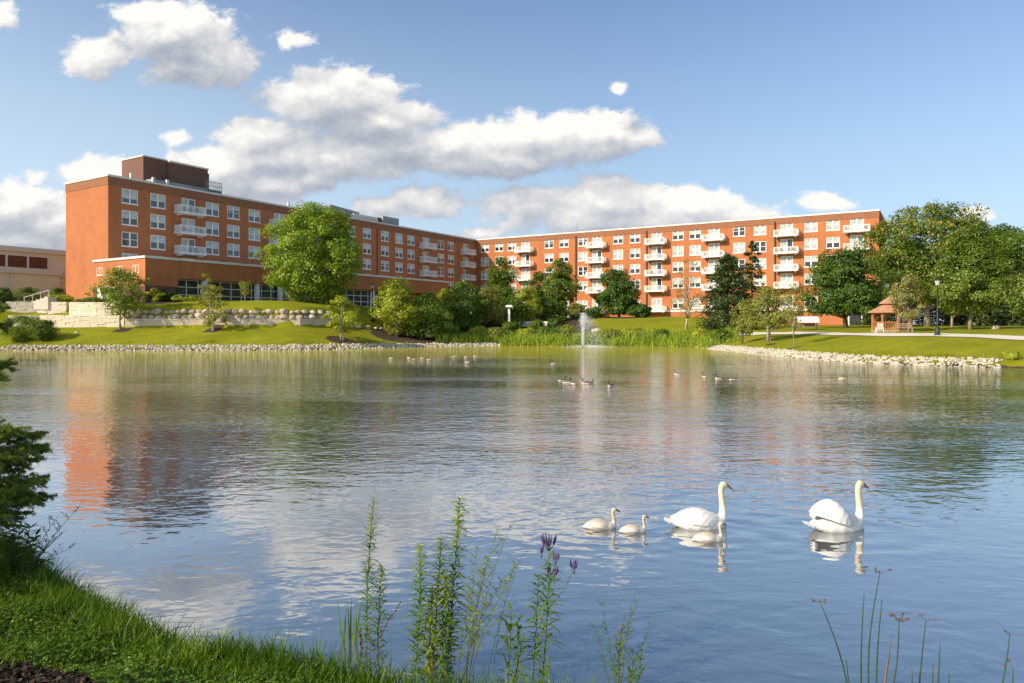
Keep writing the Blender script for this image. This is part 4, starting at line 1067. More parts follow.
def boulder(x, y, z, r, lab, grp_):
    o = link('boulder', rb.choice(bould), None, (x, y, z), (rb.uniform(-.3, .3), rb.uniform(-.3, .3), rb.uniform(0, 6.28)))
    o.scale = (r * rb.uniform(0.9, 1.25), r * rb.uniform(0.85, 1.1), r * rb.uniform(0.8, 1.0)); tag(o, lab, 'boulder', grp_)
px = 128.0
while px < 331:
    r = rb.uniform(0.42, 0.72); x, y = at_s(px, 8.55 + rb.uniform(0, 0.2), 80)
    boulder(x, y, 3.45 + r * 0.6, r, 'tan boulder in the dry retaining wall above the left lawn', 'boulders of the left retaining wall')
    px += r * 1.7 * F / y
px = 131.0
while px < 331:
    r = rb.uniform(0.34, 0.6); x, y = at_s(px, 9.0, 80)
    boulder(x, y, 4.25 + r * 0.3, r, 'tan boulder in the dry retaining wall above the left lawn', 'boulders of the left retaining wall')
    px += r * 1.85 * F / y
px = 352.0
while px < 470:
    r = rb.uniform(0.3, 0.55); x, y = at_s(px, 8.0, 80)
    boulder(x, y, gz(x, y) + r * 0.4, r, 'low tan boulder edging the planting bed right of the left lawn', 'boulders edging the middle bed')
    px += r * 2.4 * F / y
for px, y_, r, lab in ((608, 339, 0.75, 'pale lone boulder at the waterline right of the jet'), (597, 325, 0.9, 'large pale boulder behind the jet, back from the water'), (502, 322, 0.7, 'pale boulder beside the white post'), (565, 341, 0.7, 'flat pale boulder at the waterline left of the jet')):
    d = 108 if y_ < 330 else 104; x, y = px_pos(px, d); boulder(x, y, gz(x, y) + r * 0.15, r, lab, None)
x, y = px_pos(996, 71); boulder(x, y, gz(x, y) + 0.12, 0.42, 'grey rock on the grass right of the linden trunk', None)
def stone_wall(label, pxs, s, z0, z1, block=(0.5, 1.3), course=0.22, thick=0.5, mat='stonewall', seed=1):
    rnd = random.Random(seed)
    pts = [Vector((*at_s(px, s, 80), 0)) for px in pxs]
    mb = MB()
    for a, b_ in zip(pts[:-1], pts[1:]):
        u_ = (b_ - a); L = u_.length; u_.normalize(); n_ = Vector((-u_.y, u_.x, 0))
        z = z0; r_i = 0
        while z < z1 - 0.05:
            hgt = min(course * rnd.uniform(0.85, 1.2), z1 - z); x = 0
            while x < L:
                w = min(rnd.uniform(*block), L - x)
                o_ = rnd.uniform(-0.035, 0.035); v0 = a + u_ * (x + 0.006); v1 = a + u_ * (x + w - 0.006)
                c = [v0 - n_ * (0.0 + o_), v1 - n_ * (0.0 + o_ + rnd.uniform(-.02, .02)), v1 + n_ * thick, v0 + n_ * thick]
                zz = (z, z + hgt - 0.012)
                mb.add([(*q.xy, zz[0]) for q in c] + [(*q.xy, zz[1]) for q in c], [(0, 3, 2, 1), (4, 5, 6, 7), (0, 1, 5, 4), (1, 2, 6, 5), (2, 3, 7, 6), (3, 0, 4, 7)])
                x += w
            z += hgt
    o = mb.build('stone_wall', M[mat]); tag(o, label, 'wall'); return o
stone_wall('pale limestone terrace wall at the far left, above the stepped ledge', (6, 36, 66), 9.0, 3.6, 5.65, seed=2)
stone_wall('longer pale limestone terrace wall below the sunny brick corner', (69, 96, 126), 8.7, 3.0, 5.6, seed=3)
stone_wall('low tan limestone ledge below the two terrace walls', (8, 40, 80, 124), 8.0, 2.2, 4.0, seed=4)
stone_wall('long low stone ledge carrying the boulders of the left retaining wall', (125, 180, 240, 300, 334), 8.0, 2.2, 3.6, (0.9, 2.2), 0.3, 0.9, 'boulder_pale', 5)
stone_wall('low curved stone wall behind the far shore shrubs', (505, 530, 556), 16.0, 2.2, 3.4, (0.8, 1.8), 0.3, 0.6, 'stonewall', 6)
# steps with handrail at the left terrace
st = empty('garden_steps', (*at_s(42, 9.8, 80), 5.3)); tag(st, 'pale steps with white handrail between the left hedges', 'steps')
mb = MB()
for k in range(6): mb.box(-1.6 + k * 0.5, -1.1 + k * 0.5, -1.0, 0.6, -0.6, 0.10 + k * 0.17)
mb.build('steps', M['concrete'], st)
mb = MB(); mb.rod((-1.6, -1.0, 0.85), (1.5, -1.0, 1.75), 0.035); 
for k in range(4): mb.rod((-1.5 + k, -1.0, 0.1 + k * 0.3), (-1.5 + k, -1.0, 0.87 + k * 0.29), 0.03)
mb.build('handrail', M['coping'], st)

# ------------------------------------------------------------------ path on the right
pth = [(700, 101), (740, 96), (775, 90), (800, 84), (840, 75), (900, 65), (960, 59), (1024, 55), (1100, 50), (1190, 44)]
cp = []
for i in range(len(pth) - 1):
    for k in range(8):
        f = k / 8; cp.append(px_pos(pth[i][0] + (pth[i + 1][0] - pth[i][0]) * f, pth[i][1] + (pth[i + 1][1] - pth[i][1]) * f))
cp = np.array(cp); mb = MB(); prev = None
for i in range(len(cp)):
    tdir = unit((cp[min(i + 1, len(cp) - 1)] - cp[max(i - 1, 0)])[None])[0]; nrm = np.array([-tdir[1], tdir[0]])
    row = []
    for k in np.linspace(-1.8, 1.8, 7):
        q = cp[i] + nrm * k; row.append((q[0], q[1], gz(q[0], q[1]) + 0.05))
    if prev:
        for k in range(6): mb.quad(prev[k], row[k], row[k + 1], prev[k + 1])
    prev = row
tag(mb.build('footpath', M['concrete']), 'pale concrete footpath curving across the right lawn', None, None, 'structure')

# ------------------------------------------------------------------ gazebo
gx, gy = px_pos(892, 78)
gb = empty('gazebo', (gx, gy, gz(gx, gy)), R(12)); tag(gb, 'cedar gazebo with two-tier shingled roof in the shade of the trees', 'gazebo')
def ngon(n, r, z, ph=0.0): return [(r * math.cos(2 * PI * k / n + ph), r * math.sin(2 * PI * k / n + ph), z) for k in range(n)]
NG = 8; PHI = PI / 8
mb = MB(); a = ngon(NG, 2.15, -0.3, PHI); b_ = ngon(NG, 2.15, 0.14, PHI)
mb.add(a + b_, [tuple(range(NG, 2 * NG))] + [(k, (k + 1) % NG, NG + (k + 1) % NG, NG + k) for k in range(NG)]); mb.build('floor', M['teak'], gb)
for k in range(NG):
    q = ngon(NG, 1.98, 0, PHI)[k]
    mb = MB(); mb.box(q[0] - 0.075, q[0] + 0.075, q[1] - 0.075, q[1] + 0.075, 0.14, 2.1); mb.build('post', M['cedar'], gb)
rail = MB(); arch = MB()
for k in range(NG):
    A = Vector(ngon(NG, 1.98, 0, PHI)[k]); B = Vector(ngon(NG, 1.98, 0, PHI)[(k + 1) % NG])
    if k != 5:
        for z in (0.30, 0.98): rail.tube([A + Vector((0, 0, z)), B + Vector((0, 0, z))], [0.05, 0.05], 4)
        for j in range(1, 10): 
            p_ = A.lerp(B, j / 10); rail.box(p_.x - 0.02, p_.x + 0.02, p_.y - 0.02, p_.y + 0.02, 0.3, 0.98)
    arch.tube([A + Vector((0, 0, 2.05)), B + Vector((0, 0, 2.05))], [0.12, 0.12], 4)
    pts = [A.lerp(B, f) + Vector((0, 0, 1.62 + 0.33 * math.sin(PI * f))) for f in np.linspace(0, 1, 9)]
    arch.tube(pts, [0.05] * 9, 4)
rail.build('railing', M['cedar'], gb); arch.build('arch_brace', M['cedar'], gb)
def roof_tier(r0, z0, r1, z1, th=0.08):
    m_ = MB(); rows = 7
    for i in range(rows):
        f0, f1 = i / rows, (i + 1) / rows
        lo = ngon(NG, r0 + (r1 - r0) * f0 + 0.03, z0 + (z1 - z0) * f0 + 0.035, PHI); hi = ngon(NG, r0 + (r1 - r0) * f1, z0 + (z1 - z0) * f1, PHI)
        un = ngon(NG, r0 + (r1 - r0) * f0 + 0.02, z0 + (z1 - z0) * f0 - (th if i == 0 else 0.02), PHI)
        m_.add(lo + hi + un, [(k, (k + 1) % NG, NG + (k + 1) % NG, NG + k) for k in range(NG)] + [(2 * NG + k, 2 * NG + (k + 1) % NG, (k + 1) % NG, k) for k in range(NG)])
    return m_
rf = roof_tier(2.45, 2.08, 1.0, 2.85).build('lower_roof', M['shingle'], gb)
mb = MB(); a = ngon(NG, 0.95, 2.8, PHI); b_ = ngon(NG, 0.95, 3.10, PHI); mb.add(a + b_, [(k, (k + 1) % NG, NG + (k + 1) % NG, NG + k) for k in range(NG)]); mb.build('cupola', M['cedar'], gb)
roof_tier(1.28, 3.06, 0.03, 3.95).build('upper_roof', M['shingle'], gb)
mb = MB(); mb.tube([(0, 0, 3.93), (0, 0, 4.05), (0, 0, 4.2)], [0.07, 0.06, 0.01], 8); mb.build('finial', M['cedar'], gb)

def bench(name, label, x, y, rz, w=1.7, mat='teak'):
    o = empty(name, (x, y, gz(x, y)), rz); tag(o, label, 'bench')
    mb = MB()
    for k in range(4): mb.box(-w / 2, w / 2, -0.24 + k * 0.12, -0.14 + k * 0.12, 0.42, 0.455)
    mb.build('seat', M[mat], o)
    mb = MB(); mb.box(-w / 2, w / 2, 0.26, 0.30, 0.86, 0.94); mb.box(-w / 2, w / 2, 0.25, 0.29, 0.50, 0.56)
    n = int(w / 0.12)
    for k in range(1, n): xx = -w / 2 + w * k / n; mb.box(xx - 0.025, xx + 0.025, 0.262, 0.288, 0.56, 0.86)
    mb.build('backrest', M[mat], o)
    for sx in (-1, 1):
        for sy in (-1, 1):
            mb = MB(); xx = sx * (w / 2 - 0.05); yy_ = sy * 0.24
            mb.box(xx - 0.04, xx + 0.04, yy_ - 0.04, yy_ + 0.04, -0.03, 0.42 if sy < 0 else 0.50); mb.build('leg', M[mat], o)
        mb = MB(); xx = sx * (w / 2 - 0.05); mb.box(xx - 0.04, xx + 0.04, -0.28, 0.26, 0.64, 0.69); mb.box(xx - 0.03, xx + 0.03, -0.27, -0.21, 0.45, 0.64); mb.build('armrest', M[mat], o)
    return o
x, y = px_pos(902.5, 69); bench('park_bench', 'slatted wooden bench in front of the gazebo, beside the path', x, y, R(172))
# pale armchair on the grass at the gazebo's entrance
x, y = px_pos(879.5, 75.2); ch = empty('garden_chair', (x, y, gz(x, y)), R(160)); tag(ch, 'pale slatted garden chair by the left posts of the gazebo', 'chair')
mb = MB()
for k in range(4): mb.box(-0.3, 0.3, -0.3 + k * 0.15, -0.18 + k * 0.15, 0.36 - k * 0.03, 0.39 - k * 0.03)
mb.build('seat', M['coping'], ch)
mb = MB()
for k in range(5): mb.add([(-0.3 + k * 0.12, 0.28, 0.28), (-0.2 + k * 0.12, 0.28, 0.28), (-0.2 + k * 0.12, 0.52, 1.0), (-0.3 + k * 0.12, 0.52, 1.0), (-0.3 + k * 0.12, 0.31, 0.28), (-0.2 + k * 0.12, 0.31, 0.28), (-0.2 + k * 0.12, 0.55, 1.0), (-0.3 + k * 0.12, 0.55, 1.0)],
                          [(0, 1, 2, 3), (4, 7, 6, 5), (0, 4, 5, 1), (2, 6, 7, 3), (1, 5, 6, 2), (0, 3, 7, 4)])
mb.build('backrest', M['coping'], ch)
for sx in (-1, 1):
    mb = MB(); mb.box(sx * 0.34 - 0.06, sx * 0.34 + 0.06, -0.34, 0.42, 0.56, 0.59); mb.build('armrest', M['coping'], ch)
    for yy_ in (-0.28, 0.3):
        mb = MB(); mb.box(sx * 0.33 - 0.03, sx * 0.33 + 0.03, yy_ - 0.04, yy_ + 0.04, -0.02, 0.558); mb.build('leg', M['coping'], ch)
# garden swing with a white canopy
x, y = px_pos(806.5, 96); sw = empty('garden_swing', (x, y, gz(x, y)), R(-8)); tag(sw, 'garden swing seat under a long white canopy by the path', 'swing')
mb = MB(); mb.add([(-1.45, -0.75, 1.50), (1.45, -0.75, 1.50), (1.45, 0.75, 1.62), (-1.45, 0.75, 1.62), (-1.4, -0.2, 1.80), (1.4, -0.2, 1.80), (1.4, 0.3, 1.85), (-1.4, 0.3, 1.85), (-1.45, -0.76, 1.02), (1.45, -0.76, 1.02)],
               [(0, 1, 5, 4), (4, 5, 6, 7), (7, 6, 2, 3), (0, 4, 7, 3), (1, 2, 6, 5), (8, 9, 1, 0)]); mb.build('canopy', M['white'], sw)
mb = MB(); mb.box(-1.2, 1.2, -0.3, 0.35, 0.42, 0.5); mb.box(-1.2, 1.2, 0.35, 0.42, 0.5, 0.98); mb.build('seat', M['teak'], sw)
mb = MB()
for sx in (-1, 1): mb.rod((sx * 1.4, -0.6, -0.05), (sx * 1.38, 0, 1.7), 0.04); mb.rod((sx * 1.4, 0.6, -0.05), (sx * 1.38, 0, 1.7), 0.04); mb.rod((sx * 1.2, 0, 0.46), (sx * 1.2, 0, 1.68), 0.015)
mb.rod((-1.4, 0, 1.69), (1.4, 0, 1.69), 0.035); mb.build('frame', M['dark'], sw)

# lamp posts
def lamp_post(label, px, d, ytop, grp_=None):
    x, y = px_pos(px, d); zg = gz(x, y); H = z_of(ytop, d) - zg
    o = empty('lamp_post', (x, y, zg)); tag(o, label, 'lamp post', grp_)
    mb = MB(); mb.tube([(0, 0, -0.1), (0, 0, 0.12), (0, 0, 0.16), (0, 0, 0.5), (0, 0, 0.75), (0, 0, 0.8), (0, 0, H - 0.78), (0, 0, H - 0.72)], [0.27, 0.27, 0.20, 0.17, 0.13, 0.075, 0.055, 0.11], 12); mb.build('post', M['dark'], o, True)
    ln_ = MB(); ln_.tube([(0, 0, H - 0.70), (0, 0, H - 0.30)], [0.13, 0.20], 8)
    m_ = ln_.build('lantern', M['lamp_glass'], o)
    mb = MB(); mb.tube([(0, 0, H - 0.298), (0, 0, H - 0.27), (0, 0, H - 0.1), (0, 0, H)], [0.26, 0.24, 0.08, 0.015], 8)
    for k in range(4):
        a = PI / 4 + k * PI / 2; mb.rod((0.135 * math.cos(a), 0.135 * math.sin(a), H - 0.72), (0.21 * math.cos(a), 0.21 * math.sin(a), H - 0.29), 0.014, 4)
    mb.build('lantern_cap', M['dark'], o)
M['lamp_glass'] = simple('frosted_lamp_glass', (0.60, 0.58, 0.52), (0.5, 0.48, 0.44), 3, 0.3)
lamp_post('black lamp post with frosted lantern standing beside the footpath', 937.5, 60.5, 277)
lamp_post('thin black lamp post before the podium, left of the upright yellow-green tree', 372.5, 97, 283)
x, y = px_pos(509, 108); o = empty('garden_light', (x, y, z_of(323, 108))); tag(o, 'white post with flat white cap among the far shore shrubs', 'garden light')
mb = MB(); mb.box(-0.16, 0.16, -0.16, 0.16, -1.5, 2.4); mb.build('post', M['white'], o)
mb = MB(); mb.box(-0.55, 0.55, -0.55, 0.55, 2.403, 2.6); mb.box(-0.4, 0.4, -0.4, 0.4, 2.603, 2.72); mb.build('cap', M['white'], o)
for px, lab in ((568, 'slim white post left of the jet path'), (577, 'slim white post nearest the building entrance behind the jet')):
    x, y = px_pos(px, 126); mb = MB(); mb.box(-0.17, 0.17, -0.17, 0.17, -1.0, 2.6); mb.box(-0.24, 0.24, -0.24, 0.24, 2.603, 2.72)
    tag(mb.build('garden_post', M['white'], None, loc=(x, y, gz(x, y) + 0.2)), lab, 'post')
# dark landing at the spit
x, y = px_pos(710, 91); o = empty('wooden_landing', (x, y, 0.35), R(-8)); tag(o, 'low dark wooden landing at the tip of the spit by the reeds', 'landing')
mb = MB()
for k in range(12): mb.box(-1.9 + k * 0.32, -1.62 + k * 0.32, -0.7, 0.7, 0.0, 0.07)
mb.build('deck', M['dark'], o)
for sx in (-1.7, 0, 1.7):
    for sy in (-0.6, 0.6):
        mb = MB(); mb.rod((sx, sy, -1.2), (sx, sy, -0.005), 0.08); mb.build('leg', M['dark'], o)
# flat pale stone on the left lawn
x, y = px_pos(77, 83.6); boulder(x, y, gz(x, y) + 0.02, 0.25, 'small white stone lying alone on the left lawn', None)

# ------------------------------------------------------------------ reeds
def blades(rng, base, length, width, lean=0.5, curl=0.5, dirs=None):
    """curved grass blades made of three quads each; base (N,3)"""
    n = len(base); a = rng.uniform(0, 2 * PI, n) if dirs is None else dirs
    d = np.stack([np.cos(a), np.sin(a), np.zeros(n)], -1)
    yaw = rng.uniform(0, 2 * PI, n); sd_ = np.stack([np.cos(yaw), np.sin(yaw), np.zeros(n)], -1)
    ln_ = (rng.uniform(0, 1, n) * lean)[:, None]; cu = (rng.uniform(0.2, 1, n) * curl)[:, None]
    L = length.reshape(-1, 1); W = (np.asarray(width).reshape(-1, 1) * np.ones((n, 1)))
    def P(f): return base + np.array([0, 0, 1]) * L * f * (1 - 0.25 * cu * f) + d * L * (ln_ * f + cu * f * f * 0.6)
    ps = [P(0), P(0.4), P(0.75), P(1.0)]; ws = [1.0, 0.85, 0.5, 0.06]
    q = []
    for i in range(3):
        q.append(np.stack([ps[i] - sd_ * W * ws[i] / 2, ps[i] + sd_ * W * ws[i] / 2, ps[i + 1] + sd_ * W * ws[i + 1] / 2, ps[i + 1] - sd_ * W * ws[i + 1] / 2], 1))
    return np.concatenate(q)
rng = np.random.default_rng(77)
n = 9000
px_ = rng.uniform(586, 738, n); d_ = rng.uniform(84, 112, n)
x_ = (px_ - 512) / F * d_; s_ = shore_dist(x_, d_)
k_ = (s_ > -0.5) & (s_ < 9)
x_, d_, s_ = x_[k_], d_[k_], s_[k_]
B_ = np.stack([x_, d_, ground(x_, d_) - 0.05], -1)
hgt = rng.uniform(0.7, 1.9, len(x_)) * (0.75 + 0.35 * np.sin(x_ * 0.8) * np.cos(d_ * 0.7))
tag(link('reeds', polys_mesh('reeds', blades(rng, B_, hgt, rng.uniform(0.07, 0.13, len(x_)), 0.35, 0.6), [M['reed']])), 'bright green reed bed along the far shore right of the jet', None, None, 'stuff')
n = 7500
px_ = rng.uniform(436, 596, n); d_ = rng.uniform(94, 108, n); x_ = (px_ - 512) / F * d_; s_ = shore_dist(x_, d_); k_ = (s_ > np.where(px_ > 500, -0.2, 1.0)) & (s_ < 6); x_, d_ = x_[k_], d_[k_]
B_ = np.stack([x_, d_, ground(x_, d_) - 0.05], -1)
tag(link('shore_grass', polys_mesh('shore_grass', blades(rng, B_, rng.uniform(0.5, 1.5, len(x_)), 0.09, 0.4, 0.6), [M['reed']])), 'tall grasses between the shrubs of the far shore', None, None, 'stuff')

n = 60000
px_ = np.concatenate([rng.uniform(0, 440, n // 2), rng.uniform(720, 1030, n // 2)]); d_ = np.concatenate([rng.uniform(77, 100, n // 2), rng.uniform(46, 92, n // 2)])
x_ = (px_ - 512) / F * d_; s_ = shore_dist(x_, d_); k_ = (s_ > 0.75) & (s_ < 2.3 + 0.6 * np.sin(x_ * 0.7)) & (rng.uniform(size=n) < 0.55 + 0.45 * np.sin(x_ * 1.7) * np.sin(x_ * 0.43 + 1))
x_, d_ = x_[k_], d_[k_]; B_ = np.stack([x_, d_, ground(x_, d_) - 0.03], -1)
tag(link('lawn_fringe', polys_mesh('lawn_fringe', blades(rng, B_, rng.uniform(0.10, 0.34, len(x_)), 0.05, 0.5, 0.7), [M['fringe']])), 'uncut ragged grass fringe where the far lawns meet the stones', None, None, 'stuff')

# ------------------------------------------------------------------ fountain
fx, fy = px_pos(583, 90); fo = empty('fountain', (fx, fy, 0)); tag(fo, 'floating fountain throwing a white jet that drifts right', 'fountain')
fm, t, out = new_mat('water_spray')
df = nd(t, 'ShaderNodeBsdfDiffuse'); df.inputs[0].default_value = (0.88, 0.9, 0.92, 1)
tl = nd(t, 'ShaderNodeBsdfTranslucent'); tl.inputs[0].default_value = (0.88, 0.9, 0.92, 1)
tp = nd(t, 'ShaderNodeBsdfTransparent'); a1 = nd(t, 'ShaderNodeMixShader'); a2 = nd(t, 'ShaderNodeMixShader')
a1.inputs[0].default_value = 0.5; t.links.new(df.outputs[0], a1.inputs[1]); t.links.new(tl.outputs[0], a1.inputs[2])
fs = mth(t, 'ADD', 0.15, mth(t, 'MULTIPLY', noise(t, geo_pos(t), 4.0, 2), 0.4))
t.links.new(fs, a2.inputs[0]); t.links.new(a1.outputs[0], a2.inputs[1]); t.links.new(tp.outputs[0], a2.inputs[2]); t.links.new(a2.outputs[0], out.inputs[0])
rng = np.random.default_rng(12)
HJ = z_of(313, 90)
n = 2600; f = rng.uniform(0, 1, n)
p1 = np.stack([rng.normal(0, 0.05 + 0.16 * f), rng.normal(0, 0.05 + 0.16 * f), f * HJ], -1)
n2_ = 3000; tt = rng.uniform(0, 1, n2_); vx = np.abs(rng.normal(1.6, 1.0, n2_)) * np.where(rng.uniform(size=n2_) < 0.14, -0.5, 1); vy = rng.normal(0, 0.8, n2_)
hs = HJ * rng.uniform(0.75, 1.0, n2_)
p2 = np.stack([vx * tt, vy * tt, hs * (1 - tt ** 2)], -1) + rng.normal(0, 0.06, (n2_, 3))
pts = np.concatenate([p1, p2]); pts[:, 2] = np.maximum(pts[:, 2], 0.03)
dirs = unit(rng.normal(size=(len(pts), 3)))
link('jet', polys_mesh('jet', leaf_polys(rng, pts, dirs, rng.uniform(0.06, 0.15, len(pts)), 0.5, np.tile(np.array([[0.1, 0, 1.0]]), (len(pts), 1))), [fm]), fo)
n = 1500; a = rng.uniform(0, 2 * PI, n); r = np.abs(rng.normal(0, 1, n)) * 1.7
p3 = np.stack([r * np.cos(a) + 1.0, r * np.sin(a), np.abs(rng.normal(0, 0.10, n)) + 0.02], -1)
link('splash', polys_mesh('splash', leaf_polys(rng, p3, unit(rng.normal(size=(n, 3)) + np.array([0, 0, 1])), rng.uniform(0.06, 0.16, n), 0.6), [fm]), fo)
mb = MB(); mb.tube([(0, 0, -0.2), (0, 0, 0.06), (0, 0, 0.12), (0, 0, 0.22)], [0.5, 0.5, 0.16, 0.07], 12); mb.build('nozzle', M['dark'], fo)

# ------------------------------------------------------------------ water birds
def loft(mb, secs, n=18):
    """secs: (centre, half width across, half height, axis) rings closed at both ends"""
    base = len(mb.v)
    for (c, ry, rz, ax) in secs:
        ax = Vector(ax).normalized(); sd_ = Vector((0, 1, 0)); up = ax.cross(sd_).normalized() * -1
        for k in range(n):
            a = 2 * PI * k / n; mb.v.append(tuple(Vector(c) + sd_ * ry * math.cos(a) + up * rz * math.sin(a)))
    m_ = len(secs)
    for i in range(m_ - 1):
        for k in range(n):
            k2 = (k + 1) % n; mb.f.append((base + i * n + k, base + i * n + k2, base + (i + 1) * n + k2, base + (i + 1) * n + k)); mb.mi.append(0)
    mb.f.append(tuple(base + k for k in range(n - 1, -1, -1))); mb.mi.append(0)
    mb.f.append(tuple(base + (m_ - 1) * n + k for k in range(n))); mb.mi.append(0)
def fuse(mb, voxel, mat, sm=6):
    me = mb.mesh('raw', mat); bm = bmesh.new(); bm.from_mesh(me); bmesh.ops.recalc_face_normals(bm, faces=bm.faces); bm.to_mesh(me); bm.free()
    o = bpy.data.objects.new('raw', me); COL.objects.link(o)
    r_ = o.modifiers.new('r', 'REMESH'); r_.mode = 'VOXEL'; r_.voxel_size = voxel; r_.use_smooth_shade = True
    s_ = o.modifiers.new('s', 'SMOOTH'); s_.factor = 0.5; s_.iterations = sm
    dg = bpy.context.evaluated_depsgraph_get(); dg.update()
    res = bpy.data.meshes.new_from_object(o.evaluated_get(dg))
    bpy.data.objects.remove(o); res.materials.clear(); res.materials.append(mat)
    res.polygons.foreach_set('use_smooth', [True] * len(res.polygons)); return res
def bird_mesh(body, neck, head, mat, voxel):
    mb = MB()
    loft(mb, [((x, 0, z), ry, rz, (1, 0, 0)) for (x, z, ry, rz) in body])
    secs = []
    for i, (x, z, r) in enumerate(neck):
        a = neck[max(i - 1, 0)]; b_ = neck[min(i + 1, len(neck) - 1)]
        secs.append(((x, 0, z), r * 0.92, r, (b_[0] - a[0], 0, b_[1] - a[1])))
    loft(mb, secs, 14)
    hx, hz2, hr, hl, tilt = head
    hs_ = []
    for f in np.linspace(-1, 1, 9):
        k = math.sqrt(max(0.02, 1 - f * f)); hs_.append(((hx + f * hl * math.cos(tilt), 0, hz2 + f * hl * math.sin(tilt)), hr * 0.82 * k, hr * k * (1 - 0.12 * f), (math.cos(tilt), 0, math.sin(tilt))))
    loft(mb, hs_, 14)
    return fuse(mb, voxel, mat)
def wing_mesh(side, lift, flare, mat, x0=0.27, x1=-0.37, rid=1.0):
    """folded wing: a curved shell with overlapping feather rows, tips crossing over the tail"""
    nu, nv = 46, 22; V = []; Fc = []
    for i in range(nu + 1):
        u_ = i / nu; x = x0 + (x1 - x0) * u_
        bw = 0.225 * math.sin(PI * min(1, 0.16 + u_ * 0.80)) ** 0.75 + 0.012
        top = 0.165 + 0.105 * math.sin(PI * min(1, u_ * 0.85 + 0.06)) + lift * math.sin(PI * min(1, u_ * 0.80)) ** 1.4 - 0.10 * u_ ** 3
        low = 0.075 + 0.085 * u_ + lift * 0.75 * u_
        for j in range(nv + 1):
            v_ = j / nv
            a = v_ * PI * 0.56
            y = -0.012 + bw * math.sin(a) * (1 + flare * u_)
            z = low + (top - low) * math.cos(a) ** 0.8 if a < PI / 2 else low - (a - PI / 2) * 0.10
            row = (u_ * 6.5 + v_ * 2.1 + 0.35 * math.sin(v_ * 31)) % 1.0; fr_ = (v_ * (9 + 4 * u_)) % 1.0
            bump = rid * 0.010 * (row - 0.5) * min(1, u_ * 3) + rid * 0.010 * (abs(fr_ - 0.5) * -2 + 1) * min(1, u_ * 2)
            nrm = Vector((0, math.sin(a), math.cos(a)))
            xx = x - 0.045 * (v_ - 0.5) * u_ - (0.02 * abs(fr_ - 0.5) if u_ > 0.9 else 0)
            V.append((xx, side * (y + nrm.y * (bump + 0.008)), z + nrm.z * (bump + 0.008)))
    for i in range(nu):
        for j in range(nv):
            q = (i * (nv + 1) + j, i * (nv + 1) + j + 1, (i + 1) * (nv + 1) + j + 1, (i + 1) * (nv + 1) + j); Fc.append(q if side < 0 else q[::-1])
    me = bpy.data.meshes.new('wing'); me.from_pydata(V, [], Fc); me.materials.append(mat); me.polygons.foreach_set('use_smooth', [True] * len(Fc)); me.update(); return me
def bird_extras(o, head, bill_mat, bl, br_, eye_r, knob=None):
    hx, hz2, hr, hl, tilt = head
    mb = MB(); c, s_ = math.cos(tilt - 0.35), math.sin(tilt - 0.35); bx, bz = hx + hl * 0.8 * math.cos(tilt), hz2 + hl * 0.8 * math.sin(tilt) - hr * 0.15
    loft(mb, [((bx, 0, bz), br_, br_ * 1.1, (c, 0, s_)), ((bx + bl * 0.5 * c, 0, bz + bl * 0.5 * s_), br_ * 0.85, br_ * 0.7, (c, 0, s_)), ((bx + bl * c, 0, bz + bl * s_), br_ * 0.5, br_ * 0.3, (c, 0, s_))], 10)
    b_ = mb.build('bill', M[bill_mat], o, True)
    if knob:
        mb = MB()
        for f in (0, 1): 
            pass
        loft(mb, [((bx - 0.02 + 0.012 * k, 0, bz + br_ * 0.8 - 0.004 * k), br_ * 0.75 * math.sin(PI * (k + 0.5) / 5), br_ * 0.7 * math.sin(PI * (k + 0.5) / 5), (1, 0, -0.3)) for k in range(5)], 10)
        mb.build('bill_knob', M['bill_black'], b_, True)
    for sd_ in (-1, 1):
        mb = MB()
        loft(mb, [((hx + hl * 0.42 + eye_r * f, sd_ * hr * 0.74, hz2 + hr * 0.18), eye_r * math.sqrt(max(0.05, 1 - f * f)), eye_r * math.sqrt(max(0.05, 1 - f * f)), (1, 0, 0)) for f in (-0.95, -0.5, 0, 0.5, 0.95)], 8)
        mb.build('eye', M['bill_black'], o, True)
swan_body = [(-0.43, 0.10, 0.02, 0.010), (-0.38, 0.095, 0.07, 0.028), (-0.30, 0.095, 0.125, 0.065), (-0.18, 0.09, 0.185, 0.115), (-0.03, 0.085, 0.215, 0.145), (0.12, 0.075, 0.205, 0.145), (0.25, 0.065, 0.165, 0.125), (0.34, 0.06, 0.115, 0.10), (0.40, 0.065, 0.065, 0.065), (0.425, 0.07, 0.03, 0.03)]
swan_neck = [(0.30, 0.05, 0.085), (0.36, 0.12, 0.072), (0.378, 0.21, 0.056), (0.372, 0.31, 0.047), (0.358, 0.41, 0.043), (0.348, 0.50, 0.041), (0.352, 0.565, 0.042), (0.37, 0.60, 0.042)]
swan_head = (0.392, 0.605, 0.044, 0.064, -0.25)
sw_me = bird_mesh(swan_body, swan_neck, swan_head, M['swan'], 0.012)
def wl_pos(px, y): d = F * EYE / (y - HOR); return ((px - 512) / F * d, d)
